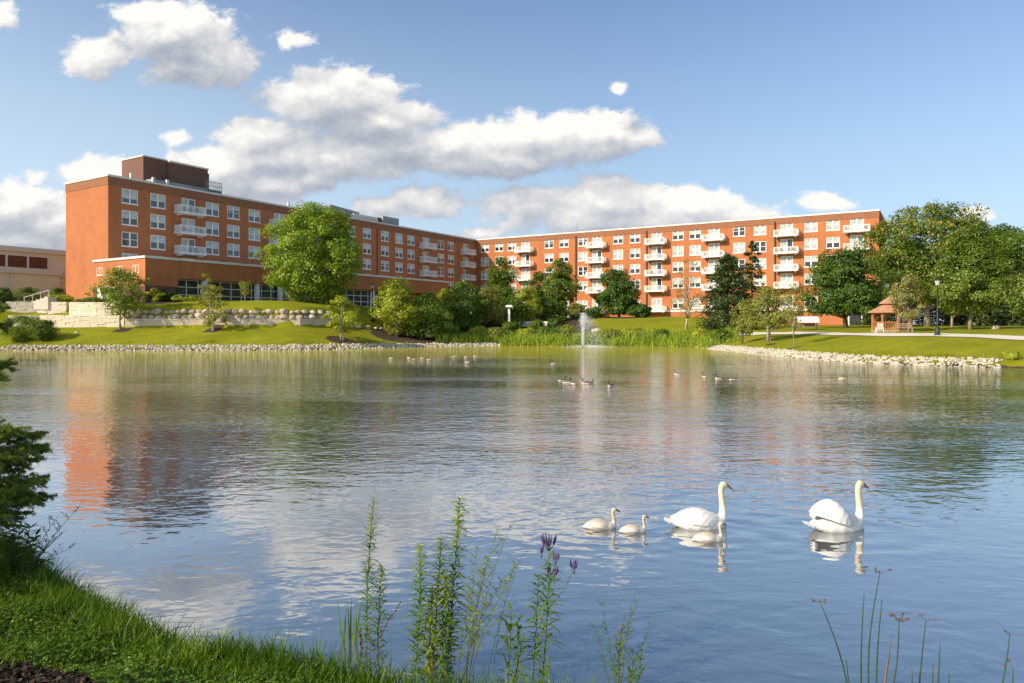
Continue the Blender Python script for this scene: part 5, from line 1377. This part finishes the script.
def swan(label, px, y, yaw, lift, flare, sc):
    x, yy_ = wl_pos(px, y)
    o = link('swan', sw_me, None, (x, yy_, -0.015), (0, 0, yaw)); o.scale = (sc,) * 3
    tag(o, label, 'swan', 'adult swans')
    for s_ in (-1, 1): link('wing', wing_mesh(s_, lift, flare, M['swan_wing'], 0.27 if lift == 0 else 0.20, -0.37 if lift == 0 else -0.36), o)
    mb = MB()
    for k in range(5):
        a = (k - 2) * 0.16; mb.add([(-0.34, -0.03 + 0.0 * k, 0.115), (-0.34, 0.03, 0.115), (-0.455 * math.cos(a), 0.03 + 0.5 * math.sin(a) * 0.6, 0.105 + 0.004 * k), (-0.475 * math.cos(a), 0.53 * math.sin(a) * 0.6, 0.10 + 0.004 * k), (-0.455 * math.cos(a), -0.03 + 0.5 * math.sin(a) * 0.6, 0.105 + 0.004 * k)], [(0, 1, 2, 3, 4)])
    mb.build('tail', M['swan_wing'], o)
    bird_extras(o, swan_head, 'bill_orange', 0.095, 0.021, 0.008, True)
    return o
M['swan_wing'] = swan_mat('swan_wing_feathers', (0.78, 0.765, 0.74), (0.75, 0.73, 0.70), 0.3, 0.5)
swan('adult white swan with smoothly folded wings leading two cygnets', 697, 526.5, R(4), 0.0, 0.0, 0.98)
swan('adult white swan with raised arched wings, swimming furthest right', 836, 529.0, R(14), 0.15, 0.10, 1.02)
cyg_body = [(-0.43, 0.07, 0.02, 0.012), (-0.36, 0.075, 0.08, 0.05), (-0.22, 0.085, 0.15, 0.10), (-0.05, 0.09, 0.19, 0.135), (0.12, 0.08, 0.185, 0.135), (0.27, 0.06, 0.14, 0.11), (0.37, 0.055, 0.08, 0.075), (0.41, 0.06, 0.03, 0.03)]
cyg_neck = [(0.30, 0.06, 0.075), (0.345, 0.13, 0.058), (0.345, 0.22, 0.045), (0.325, 0.32, 0.040), (0.315, 0.40, 0.040), (0.33, 0.455, 0.045)]
cyg_head = (0.36, 0.47, 0.052, 0.072, -0.15)
cy_me = bird_mesh(cyg_body, cyg_neck, cyg_head, M['cygnet'], 0.013)
for px, y, sc, yaw, lab in ((600, 528, 0.56, 3, 'larger pale cygnet swimming at the far left of the swan family'), (633, 532, 0.46, 8, 'smaller cygnet swimming second from the left of the swan family'), (708, 540.5, 0.49, 2, 'pale cygnet swimming close in front of the folded-wing swan')):
    x, yy_ = wl_pos(px, y); o = link('cygnet', cy_me, None, (x, yy_, -0.01), (0, 0, R(yaw))); o.scale = (sc,) * 3
    tag(o, lab, 'cygnet', 'cygnets'); bird_extras(o, cyg_head, 'bill_black', 0.10, 0.024, 0.010)
    for s_ in (-1, 1): link('wing', wing_mesh(s_, -0.03, 0.0, M['cygnet'], 0.2, -0.36, 0.3), o)
# geese and ducks further out
gs_body = [(-0.36, 0.12, 0.02, 0.012), (-0.28, 0.10, 0.07, 0.05), (-0.12, 0.085, 0.125, 0.095), (0.05, 0.08, 0.135, 0.105), (0.2, 0.07, 0.10, 0.085), (0.29, 0.07, 0.045, 0.045)]
gs_neck = [(0.20, 0.10, 0.06), (0.27, 0.18, 0.042), (0.28, 0.27, 0.033), (0.275, 0.35, 0.032), (0.29, 0.39, 0.034)]
gs_head = (0.315, 0.40, 0.036, 0.055, -0.1)
go_me = bird_mesh(gs_body, gs_neck, gs_head, M['goose'], 0.016)
lowneck = [(0.20, 0.10, 0.05), (0.25, 0.15, 0.038), (0.26, 0.19, 0.034), (0.275, 0.215, 0.036)]
dk_me = bird_mesh(gs_body, lowneck, (0.30, 0.22, 0.042, 0.058, -0.1), M['duck'], 0.016)
M['goose_breast'] = simple('pale_goose_flank', (0.62, 0.55, 0.46), (0.5, 0.44, 0.36), 9, 0.8)
gp = [(562, 380.5, 20, 'first of the dark geese, at the left end of the close group'), (566.5, 382.5, -25, 'dark goose swimming nearest in the close group on the left'), (573, 383.5, 120, 'dark goose with pale breast just right of the close pair'), (586, 383, 185, 'dark goose with lowered neck in the middle of the water'),
      (590, 383.5, 30, 'dark goose next to the low-necked one, head up'), (611, 386, -140, 'dark goose alone, furthest right of the near geese'), (678, 374, 170, 'tiny dark bird on the pink reflection of the sunlit wing'), (704, 376.5, 100, 'tiny dark upright bird right of the pink reflection'), (719, 378.5, 180, 'dark bird swimming left of the last pair'), (733, 379.5, 10, 'rightmost dark bird of the far pair')]
for px, y, yaw, lab in gp:
    x, yy_ = wl_pos(px, y); o = link('goose', go_me, None, (x, yy_, -0.02), (0, 0, R(yaw))); o.scale = (0.62,) * 3; tag(o, lab, 'goose', 'dark geese on the open water')
    mb = MB(); loft(mb, [((xx, 0, 0.05), ry, rz, (1, 0, 0)) for xx, ry, rz in ((-0.34, 0.02, 0.02), (-0.2, 0.115, 0.06), (0.05, 0.142, 0.075), (0.22, 0.10, 0.09), (0.31, 0.045, 0.06))], 12); mb.build('flank', M['goose_breast'], o, True)
    bird_extras(o, gs_head, 'bill_black', 0.06, 0.015, 0.006)
dp = [(391, 358.5, 0, 'pale duck furthest left, off the left lawn shore'), (409, 358, 160, 'pale duck with head up, left of a close pair'), (414, 359.5, 20, 'pale duck close behind the head-up duck'), (422, 358.5, 0, 'brighter pale duck right of the close pair'), (429, 360, 190, 'pale duck low on the water below the shrubs'), (439, 360.5, 80, 'pale duck swimming away, mid row'),
      (454, 356.8, 10, 'pale duck in the far row, left one'), (466, 357.3, 185, 'pale duck in the far row, middle one'), (475, 356.5, 5, 'pale duck in the far row, right one'), (467, 362.5, 0, 'pale duck nearest below the far row'), (842, 379, 175, 'tan duck alone on the right half of the pond'), (553, 364, 10, 'pale bird between the jet and the dark geese')]
for px, y, yaw, lab in dp:
    x, yy_ = wl_pos(px, y); o = link('duck', dk_me, None, (x, yy_, -0.02), (0, 0, R(yaw))); tag(o, lab, 'duck', 'pale ducks on the pond'); o.scale = (0.55,) * 3
    bird_extras(o, (0.30, 0.22, 0.042, 0.058, -0.1), 'bill_orange', 0.06, 0.016, 0.006)

# ------------------------------------------------------------------ near bank: grass, clover, mulch
rng = np.random.default_rng(5)
def near_pts(n, smin, smax, x0=-8.5, x1=1.2, y0=2.6, y1=10.5):
    x = rng.uniform(x0, x1, n); y = rng.uniform(y0, y1, n); s = shore_dist(x, y)
    pxl = 512 + F * x / y; pyl = HOR + F * (EYE - ground(x, y)) / y
    k = (s > smin) & (s < smax) & (pxl > -60) & (pxl < 700) & (pyl < 760)
    return x[k], y[k], s[k]
x, y, s = near_pts(260000, 0.02, 7)
m_ = np.hypot(x - MULCH[0], y - MULCH[1]) > MULCH[2] * (0.92 + 0.22 * np.sin(x * 5 + 1) * np.cos(y * 6))
x, y, s = x[m_], y[m_], s[m_]
pat = 0.5 + 0.5 * np.sin(x * 2.3 + 1.2 * np.sin(y * 1.7)) * np.sin(y * 2.9 + x)
keep = rng.uniform(size=len(x)) < (0.42 + 0.55 * pat) * np.where(np.sin(x * 4.1 + 2 * np.sin(y * 3.3)) * np.sin(y * 5.2 - x) > 0.72, 0.25, 1.0); x, y, s, pat = x[keep], y[keep], s[keep], pat[keep]
edge = np.exp(-((s - 0.25) / 0.38) ** 2)
Ln = rng.uniform(0.028, 0.066, len(x)) * (0.7 + 0.7 * pat) + edge * rng.uniform(0.03, 0.24, len(x))
B_ = np.stack([x, y, ground(x, y) - 0.01], -1)
tag(link('bank_grass', polys_mesh('bank_grass', blades(rng, B_, Ln, rng.uniform(0.006, 0.012, len(x)), 0.6, 0.8), [M['grass']])), 'thick green grass on the near bank', None, None, 'stuff')
x, y, s = near_pts(50000, 0.2, 7)
pat = np.sin(x * 1.9 - 0.8) * np.sin(y * 2.2 + 0.5 * x); k_ = (pat > -0.35) & (np.hypot(x - MULCH[0], y - MULCH[1]) > MULCH[2]); x, y, s = x[k_], y[k_], s[k_]
c_ = np.stack([x, y, ground(x, y) + rng.uniform(0.02, 0.065, len(x))], -1)
P = []
for k in range(3):
    a = rng.uniform(0, 2 * PI, len(x)); off = np.stack([np.cos(a), np.sin(a), np.zeros(len(x))], -1) * 0.011
    P.append(leaf_polys(rng, c_ + off, unit(np.array([0, 0, 1]) + rng.normal(size=(len(x), 3)) * 0.35), rng.uniform(0.016, 0.03, len(x)), 0.85))
tag(link('clover', polys_mesh('clover', np.concatenate(P), [M['clover']])), 'clover leaves mixed into the near bank grass', None, None, 'stuff')
# fine seed heads along the waterline
x, y, s = near_pts(9000, 0.05, 0.55); k_ = rng.uniform(size=len(x)) < 0.5; x, y = x[k_], y[k_]
B_ = np.stack([x, y, ground(x, y)], -1)
tag(link('seed_grass', polys_mesh('seed_grass', blades(rng, B_, rng.uniform(0.15, 0.42, len(x)), 0.0045, 0.35, 0.35), [M['weed']])), 'thin taller seeding grass along the near waterline', None, None, 'stuff')
n = 5200; r = MULCH[2] * np.sqrt(rng.uniform(0, 1, n)) * 1.02; a = rng.uniform(0, 2 * PI, n)
x = MULCH[0] + r * np.cos(a); y = MULCH[1] + r * np.sin(a)
P = leaf_polys(rng, np.stack([x, y, ground(x, y) + rng.uniform(0.0, 0.03, n)], -1), unit(np.array([0, 0, 1]) + rng.normal(size=(n, 3)) * 0.5), rng.uniform(0.025, 0.085, n), 0.4)
tag(link('mulch', polys_mesh('mulch', P, [M['chip'], M['dry_stem']], (rng.uniform(size=n) < 0.06).astype(int))), 'dark bark mulch in the bottom left corner', None, None, 'stuff')

# ------------------------------------------------------------------ near plants
def lance(rng, p, d, L, W, droop):
    """one lance-shaped leaf of three quads"""
    d = Vector(d).normalized(); side = d.cross(Vector((0, 0, 1)))
    if side.length < 0.01: side = Vector((1, 0, 0))
    side.normalize(); p = Vector(p); up = side.cross(d)
    pts = [p + d * L * f + Vector((0, 0, -droop * L * f * f)) for f in (0, 0.35, 0.7, 1)]; ws = (0.15, 1, 0.7, 0.04)
    return [np.array([tuple(pts[i] - side * W * ws[i] / 2), tuple(pts[i] + side * W * ws[i] / 2), tuple(pts[i + 1] + side * W * ws[i + 1] / 2), tuple(pts[i + 1] - side * W * ws[i + 1] / 2)]) for i in range(3)]
def stem_pts(b, tp_, bend, n=9):
    b = Vector(b); tp_ = Vector(tp_); out = []
    for i in range(n):
        f = i / (n - 1); out.append(b.lerp(tp_, f) + Vector((bend[0], bend[1], 0)) * math.sin(PI * f) * 1.0)
    return out
def lerp_pts(pts, f):
    q = f * (len(pts) - 1); i = min(int(q), len(pts) - 2); return pts[i].lerp(pts[i + 1], q - i)
def pxz(px, y, d): return Vector(((px - 512) / F * d, d, z_of(y, d)))
rp = random.Random(31)
def ground_v(px, d): x = (px - 512) / F * d; return Vector((x, d, max(gz(x, d), -0.25) - 0.03))
def leafy(name, label, stems, cat='plant', mats=('weed', 'weed_lime'), stem_mat='stem', density=62, LL=(0.05, 0.11), WW=0.016, droop=0.5, tipfrac=0.8, f0=0.05, extra=None, group=None, taper=True, elev=0.55, f1=1.0):
    """stems: list of (base px, top px, top row, distance, bend)"""
    d0 = stems[0][3]; root = ground_v(stems[0][0], d0)
    o = empty(name, tuple(root)); tag(o, label, cat, group)
    mb = MB(); Q = []; MI = []
    for (bp, tpx, ty, d, bend) in stems:
        b = ground_v(bp, d) - root; tp_ = pxz(tpx, ty, d + rp.uniform(-0.05, 0.05)) - root
        pts = stem_pts(b, tp_, (bend, rp.uniform(-0.03, 0.03))); H = (tp_ - b).length
        mb.tube([tuple(q) for q in pts], [0.0055 * (1 - 0.7 * i / 8) + 0.001 for i in range(9)], 6)
        n = int(H * density * 2.2); ang = rp.uniform(0, 6)
        for k in range(n):
            f = f0 + (f1 - f0) * (k + rp.uniform(0, 0.6)) / n; ang += 2.4 + rp.uniform(-.3, .3)
            p_ = lerp_pts(pts, min(f, 1)); sc = (1.05 - 0.45 * abs(f - 0.5) / 0.5) if taper else 1
            if rp.random() < 0.08: continue
            L = rp.uniform(*LL) * sc * 1.8; e = elev + rp.uniform(-0.3, 0.3)
            dv = Vector((math.cos(ang) * math.cos(e), math.sin(ang) * math.cos(e), math.sin(e)))
            q = lance(rp, p_, dv, L, WW * 1.35 * rp.uniform(0.7, 1.2), droop * rp.uniform(0.5, 1.4)); Q += q; MI += [1 if (f > tipfrac) else 0] * 3
        if extra: extra(o, pts, tp_, mb, Q, MI)
    mb.build('stem', M[stem_mat], o, True)
    link('foliage', polys_mesh('foliage', np.array(Q), [M[mats[0]], M[mats[1]]], MI), o)
    return o
leafy('goldenrod', 'tall leafy goldenrod standing alone, leftmost of the near stalks', [(367, 374, 497, 6.25, -0.02), (376, 381, 566, 6.25, 0.01)], density=70, LL=(0.045, 0.085), WW=0.015)
leafy('goldenrod', 'shorter dark leafy stalk, left one of the central clump', [(414, 420, 546, 5.75, 0.02)], density=85, LL=(0.05, 0.10), group='goldenrod stalks of the central clump')
leafy('goldenrod', 'middle-height leafy stalk between the shorter and the tallest of the central clump', [(430, 441, 538, 5.8, 0.01), (428, 432, 590, 5.75, 0)], density=90, LL=(0.05, 0.10), mats=('weed_lime', 'weed_lime'), group='goldenrod stalks of the central clump')
leafy('goldenrod', 'tallest leafy stalk of the central clump with a bright bushy tip', [(446, 460, 499, 5.8, 0.0), (441, 447, 575, 5.7, 0.01)], density=90, LL=(0.05, 0.105), group='goldenrod stalks of the central clump', tipfrac=0.72)
# feathery sweet clover
def feathery(name, label, base_px, d, tips, mat='weed_lime', n_side=16, side=(0.10, 0.24), leaf=0.014, thick=0.004, spread=0.8, stem_mat='stem', buds=None):
    root = ground_v(base_px, d); o = empty(name, tuple(root)); tag(o, label, 'plant')
    mb = MB(); Q = []; bd = []
    for (tpx, ty) in tips:
        b = Vector((rp.uniform(-.05, .05), rp.uniform(-.05, .05), 0)); tp_ = pxz(tpx, ty, d + rp.uniform(-0.15, 0.15)) - root
        pts = stem_pts(b, tp_, (-0.12 * (tp_.x - b.x), 0)); mb.tube([tuple(q) for q in pts], [thick * (1 - 0.7 * i / 8) for i in range(9)], 5)
        for k in range(n_side):
            f = 0.28 + 0.7 * k / n_side + rp.uniform(-.02, .02); p_ = lerp_pts(pts, f); a = rp.uniform(0, 2 * PI); L = rp.uniform(*side) * (1.15 - f * 0.75)
            dv = Vector((math.cos(a) * spread, math.sin(a) * spread, 0.75)).normalized(); e = p_ + dv * L
            mb.tube([tuple(p_), tuple(p_.lerp(e, 0.5) + Vector((0, 0, -0.01))), tuple(e)], [thick * 0.45, thick * 0.35, thick * 0.2], 4)
            for j in range(11):
                g = rp.uniform(0.15, 1.05); a2 = rp.uniform(0, 2 * PI)
                Q += lance(rp, p_.lerp(e, g), Vector((math.cos(a2), math.sin(a2), 0.6)), leaf * rp.uniform(0.9, 1.9), leaf * 0.55, 0.2)
            bd.append(e)
    mb.build('stem', M[stem_mat], o, True); link('foliage', polys_mesh('foliage', np.array(Q), [M[mat]]), o)
    return o
feathery('sweet_clover', 'airy yellow-green branching weed right of the tallest stalk', 463, 5.65, [(478, 540), (497, 528), (512, 520), (505, 575), (470, 585), (520, 560), (488, 560)], n_side=15, leaf=0.021)
feathery('sweet_clover', 'airy thin weed leaning right behind the broad-leaved stems', 490, 5.75, [(528, 540), (516, 556)], 'weed', 9, leaf=0.012, thick=0.003)
leafy('willowherb', 'young broad-leaved stems between the airy weed and the purple-flowered plant', [(506, 511, 604, 5.6, 0.01), (516, 518, 618, 5.55, 0), (509, 522, 640, 5.6, 0.01)], density=20, LL=(0.07, 0.13), WW=0.02, elev=0.85, droop=0.45, tipfrac=2)
def purple_heads(o, pts, tp_, mb, Q, MI):
    fl = MB()
    def head(c, n, r, up):
        for k in range(n):
            a = rp.uniform(0, 2 * PI); rr = r * math.sqrt(rp.random()); b = c + Vector((rr * math.cos(a), rr * math.sin(a), 0)); e = b + Vector((rr * 0.5 * math.cos(a), rr * 0.5 * math.sin(a), up * rp.uniform(0.6, 1.2)))
            mb.tube([tuple(c - Vector((0, 0, 0.05))), tuple(b)], [0.0016, 0.0012], 4)
            fl.tube([tuple(b), tuple(b.lerp(e, 0.5)), tuple(e)], [0.0045, 0.0065, 0.0025], 5)
    head(tp_ + Vector((0, 0, -0.07)), 20, 0.05, 0.075); head(tp_ + Vector((0.01, 0, -0.30)), 10, 0.05, 0.06)
    for sx, dz in ((0.20, -0.26), (0.05, -0.17), (-0.06, -0.14)):
        e = tp_ + Vector((sx, rp.uniform(-.05, .05), dz)); p_ = lerp_pts(pts, 0.55 if sx > 0.1 else 0.75)
        mb.tube([tuple(p_), tuple(p_.lerp(e, 0.5) + Vector((0.02, 0, -0.02))), tuple(e)], [0.003, 0.0025, 0.0018], 5); head(e, 8, 0.025, 0.06)
    fl.build('flower_head', M['purple'], o)
leafy('ironweed', 'purple-flowered ironweed with long dark leaves near the bottom centre', [(540, 549, 536, 5.55, 0.02)], mats=('weed', 'weed'), density=42, LL=(0.06, 0.115), WW=0.017, droop=0.55, f0=0.10, f1=0.86, extra=purple_heads)
leafy('ironweed', 'shorter leafy side stalk close left of the purple-flowered ironweed', [(531, 538, 575, 5.6, 0.01)], mats=('weed', 'weed'), density=36, LL=(0.05, 0.10), WW=0.015, droop=0.5, f0=0.3)
feathery('knapweed', 'wispy spreading weed right of the ironweed, with fine bare branches', 615, 5.5, [(642, 588), (632, 604), (600, 595), (655, 618), (592, 620), (625, 612)], 'weed', 12, (0.06, 0.16), 0.013, 0.0035)
def one_head(o, pts, tp_, mb, Q, MI):
    fl = MB()
    fl.tube([tuple(tp_ + Vector((0, 0, -0.01))), tuple(tp_ + Vector((0, 0, 0.012))), tuple(tp_ + Vector((0, 0, 0.03)))], [0.010, 0.014, 0.004], 8); fl.build('flower_head', M['purple'], o)
leafy('thistle', 'short leafy stalk with a single purple knob inside the wispy weed', [(617, 621, 630, 5.45, 0)], density=38, LL=(0.04, 0.085), WW=0.014, elev=0.95, extra=one_head)
leafy('willowherb', 'short fresh green stalk at the right foot of the wispy weed', [(632, 641, 648, 5.4, 0.01), (628, 634, 655, 5.45, 0)], density=26, LL=(0.05, 0.10), WW=0.015, elev=0.95, tipfrac=2)
# iris blades
bx = ground_v(349, 6.25); nb_ = 11
B_ = np.array([[bx.x + rp.uniform(-.09, .06), bx.y + rp.uniform(-.06, .06), bx.z] for _ in range(nb_)])
tag(link('iris_plant', polys_mesh('iris_plant', blades(np.random.default_rng(3), B_, np.random.default_rng(4).uniform(0.32, 0.62, nb_), 0.022, 0.14, 0.14), [M['weed']])), 'upright iris blades left of the lone goldenrod', 'plant')
# drooping dry stalk
def dry(label, base_px, d, tip, bend, nbud=22):
    root = ground_v(base_px, d); o = empty('dry_stalk', tuple(root)); tag(o, label, 'plant')
    tp_ = pxz(*tip, d) - root; mb = MB(); pts = stem_pts(Vector((0, 0, 0)), tp_, (bend, 0)); mb.tube([tuple(q) for q in pts], [0.003] * 9, 5); mb.build('stem', M['dry_stem'], o)
    fl = MB()
    for k in range(nbud):
        p_ = lerp_pts(pts, 0.45 + 0.55 * k / nbud) + Vector((rp.uniform(-.01, .01), rp.uniform(-.01, .01), rp.uniform(-.006, .01))); fl.tube([tuple(p_), tuple(p_ + Vector((0.004, 0, 0.008))), tuple(p_ + Vector((0.006, 0, 0.016)))], [0.003, 0.006, 0.002], 5)
    fl.build('seed_head', M['brown_bud'], o)
dry('dark dry seed stalk leaning right from the foot of the lone goldenrod', 368, 6.2, (401, 602), -0.03)
dry('rusty dry dock stalk at the foot of the lone goldenrod', 361, 6.15, (359, 630), 0.01, 40)
dry('rusty dry stalk at the foot of the central clump', 432, 5.7, (431, 645), 0.01, 34)
# rushes at the bottom right
def rush(label, base, d, tip, bend, head, grp_='rushes at the bottom right', thick=0.0088):
    root = Vector(((base - 512) / F * d, d, -0.2)); o = empty('rush', tuple(root)); tag(o, label, 'rush', grp_)
    tp_ = pxz(*tip, d) - root; pts = stem_pts(Vector((0, 0, 0)), tp_, (bend, 0)); mb = MB(); mb.tube([tuple(q) for q in pts], [thick * (1 - 0.62 * i / 8) for i in range(9)], 7); mb.build('stem', M['rush'], o, True)
    if head:
        fl = MB()
        for k in range(head):
            a = rp.uniform(0, 2 * PI); L = rp.uniform(0.02, 0.055); e = tp_ + Vector((math.cos(a) * L, math.sin(a) * L, rp.uniform(0.0, 0.03))); fl.tube([tuple(tp_), tuple(e)], [0.0014, 0.001], 4); fl.tube([tuple(e), tuple(e.lerp(tp_, -0.22)), tuple(e.lerp(tp_, -0.5))], [0.004, 0.0075, 0.002], 6)
        fl.build('seed_head', M['brown_bud'], o)
rush('leftmost rush, leaning far left with a small seed head', 852, 5.3, (820, 602), 0.05, 5)
rush('straight bare rush tip left of the tallest rush', 862, 5.35, (864, 594), -0.015, 0)
rush('tallest rush with a small seed head', 871, 5.35, (880, 573), -0.05, 5)
rush('straight bare rush just right of the tallest one', 877, 5.3, (882, 600), -0.02, 0)
rush('curved rush carrying the widest brown seed head', 882, 5.3, (899, 620), 0.035, 14)
rush('single rush with a tiny seed head between the clump and the right edge', 917, 5.3, (926, 620), -0.01, 4)
rush('short bare rush right of the single one with a seed head', 936, 5.3, (940, 645), 0, 0)
rush('rush leaning right near the right edge', 992, 5.3, (1010, 634), 0.015, 3)
rush('short rush in front of the right-leaning one, tiny pink head', 1012, 5.25, (1013, 668), 0, 3)
rush('low broken bare rush below the leaning leftmost one', 854, 5.25, (846, 659), 0, 0)
rush('very short bare rush right of the widest seed head', 912, 5.25, (912, 670), 0, 0)
rush('stubby bare rush between the single rush and the short one', 931, 5.2, (933, 665), 0, 0)
rush('lone stub of rush well right of the others', 949, 5.2, (949, 673), 0, 0)
o = empty('dead_reed', (1.98 + 0.75, 5.3, -0.2)); tag(o, 'pale dead reed blade inside the rush clump', 'plant')
mb = MB(); q0 = pxz(884, 690, 5.28) - Vector(o.location); q1 = pxz(892, 633, 5.28) - Vector(o.location); mb.tube([tuple(q0), tuple(q0.lerp(q1, 0.5)), tuple(q1)], [0.009, 0.007, 0.001], 5); mb.build('blade', M['dry_stem'], o)

# ------------------------------------------------------------------ spruce at the left edge (branches reach into view)
rng = np.random.default_rng(8)
SX, SY = -6.25, 6.9
szg = gz(SX, SY)
sp_ = empty('spruce_tree', (SX, SY, szg)); tag(sp_, 'near dark spruce whose branches reach in from the left edge', 'tree')
mb = MB(); mb.tube([(0, 0, -0.2), (0, 0, 2.5), (0, 0, 6.5)], [0.17, 0.12, 0.02], 10)
twp = []; twd = []; twl = []
def spruce_branch(z, ang, L, droop, rise):
    dirx = np.array([math.cos(ang), math.sin(ang), 0]); side = np.array([-dirx[1], dirx[0], 0])
    def P(f): return np.array([0, 0, z]) + dirx * L * f + np.array([0, 0, 1]) * L * (-droop * f + rise * f * f)
    mb.tube([tuple(P(f)) for f in np.linspace(0, 1, 6)], [0.026, 0.022, 0.018, 0.013, 0.009, 0.004], 6)
    for f in np.linspace(0.22, 1.0, int(15 * L / 1.8) + 6):
        for s_ in (-1, 1):
            tl_ = (0.46 * (1 - f) + 0.17) * L / 1.9 * rng.uniform(0.7, 1.25)
            dv = unit((dirx * 0.72 + side * s_ * 0.75 + np.array([0, 0, rng.uniform(-0.60, 0.35)]))[None])[0]
            twp.append(P(f)); twd.append(dv); twl.append(tl_)
            for g in (0.4, 0.68):
                for s2 in (-1, 1):
                    dv2 = unit((dv * 0.75 + s2 * np.cross(dv, np.array([0, 0, 1])) * 0.7 + np.array([0, 0, rng.uniform(-0.55, 0.40)]))[None])[0]
                    twp.append(P(f) + dv * tl_ * g); twd.append(dv2); twl.append(tl_ * 0.5 * rng.uniform(0.7, 1.2))
    twp.append(P(0.9)); twd.append(dirx + np.array([0, 0, 0.1])); twl.append(0.25 * L / 1.9)
for i in range(26):
    z = 0.55 + 5.6 * (i / 25) ** 1.05; Lb = 1.5 * (1 - i / 27) ** 0.7
    for k in range(6):
        a = rng.uniform(0, 2 * PI)
        if abs((a + PI) % (2 * PI) - PI) < 0.9 and z < 3.2: continue
        spruce_branch(z, a, Lb * rng.uniform(0.72, 1.0), 0.30 - 0.02 * i, 0.16)
for z, a, L in ((1.66, -0.05, 1.42), (1.58, 0.18, 1.40), (1.60, -0.25, 1.32), (1.48, 0.05, 1.50), (1.44, -0.16, 1.46), (1.40, 0.28, 1.40), (1.36, -0.02, 1.36), (1.30, 0.14, 1.40),
                (1.16, 0.0, 1.52), (1.12, 0.16, 1.46), (1.10, -0.16, 1.52), (1.02, 0.06, 1.48), (0.98, -0.08, 1.50), (0.94, 0.2, 1.44), (0.90, -0.22, 1.44), (0.82, 0.04, 1.36), (0.78, -0.1, 1.36), (2.0, -0.1, 1.25), (2.12, 0.08, 1.22), (2.5, 0.0, 1.22), (2.7, 0.1, 1.15)): spruce_branch(z - (0.36 if z < 1.9 else 0.2), a, L * 1.03, 0.10, 0.10)
mb.build('trunk', M['bark'], sp_, True)
twp = np.array(twp); twd = unit(np.array(twd)); twl = np.array(twl)
mb = MB(); 
npt = 64
tt = rng.uniform(0.02, 1.03, (len(twp), npt)); base = twp[:, None] + twd[:, None] * (tt * twl[:, None])[..., None]
rd = rng.normal(size=(len(twp), npt, 3)); rd = rd - (rd * twd[:, None]).sum(-1, keepdims=True) * twd[:, None]; rd = unit(rd)
nd_ = unit(rd * 0.85 + twd[:, None] * 0.75)
base = base.reshape(-1, 3); nd_ = nd_.reshape(-1, 3); Ln = rng.uniform(0.020, 0.034, len(base))[:, None]
sdv = unit(np.cross(nd_, rng.normal(size=nd_.shape))) * 0.0024
P = np.stack([base - sdv, base + sdv, base + nd_ * Ln + sdv * 0.4, base + nd_ * Ln - sdv * 0.4], 1)
link('crown', polys_mesh('crown', P, [M['f_needle']] if 'f_needle' in M else [M['f_spruce']]), sp_)
for i in range(len(twp)): 
    if twl[i] > 0.2: mb.tube([tuple(twp[i]), tuple(twp[i] + twd[i] * twl[i])], [0.0045, 0.002], 4)
mb.build('twig', M['bark'], sp_)

# leafy sapling and bare twigs below the spruce
def sapling(label, base_px, d, tips, leaf_mat, LL, WW, dens, thick=0.006, name='sapling_tree'):
    return leafy(name, label, [(base_px + rp.uniform(-4, 4), tx, ty, d + rp.uniform(-.1, .1), rp.uniform(-.04, .04)) for tx, ty in tips], 'plant', (leaf_mat, leaf_mat), 'dry_stem', dens, LL, WW, 0.2, 2, 0.2, None, None, False, 0.35)
sapling('leafy green shoots below the spruce branches at the left edge', 18, 7.2, [(8, 522), (22, 518), (36, 535), (30, 525), (14, 540), (42, 548), (3, 530), (26, 545), (48, 560)], 'weed', (0.04, 0.08), 0.026, 40)
feathery('bare_sapling', 'thin nearly bare arching twigs above the left grass edge', 26, 7.4, [(80, 506), (66, 530), (58, 516), (74, 546), (52, 540)], 'weed', 9, (0.12, 0.30), 0.02, 0.005, 0.9, 'dry_stem')
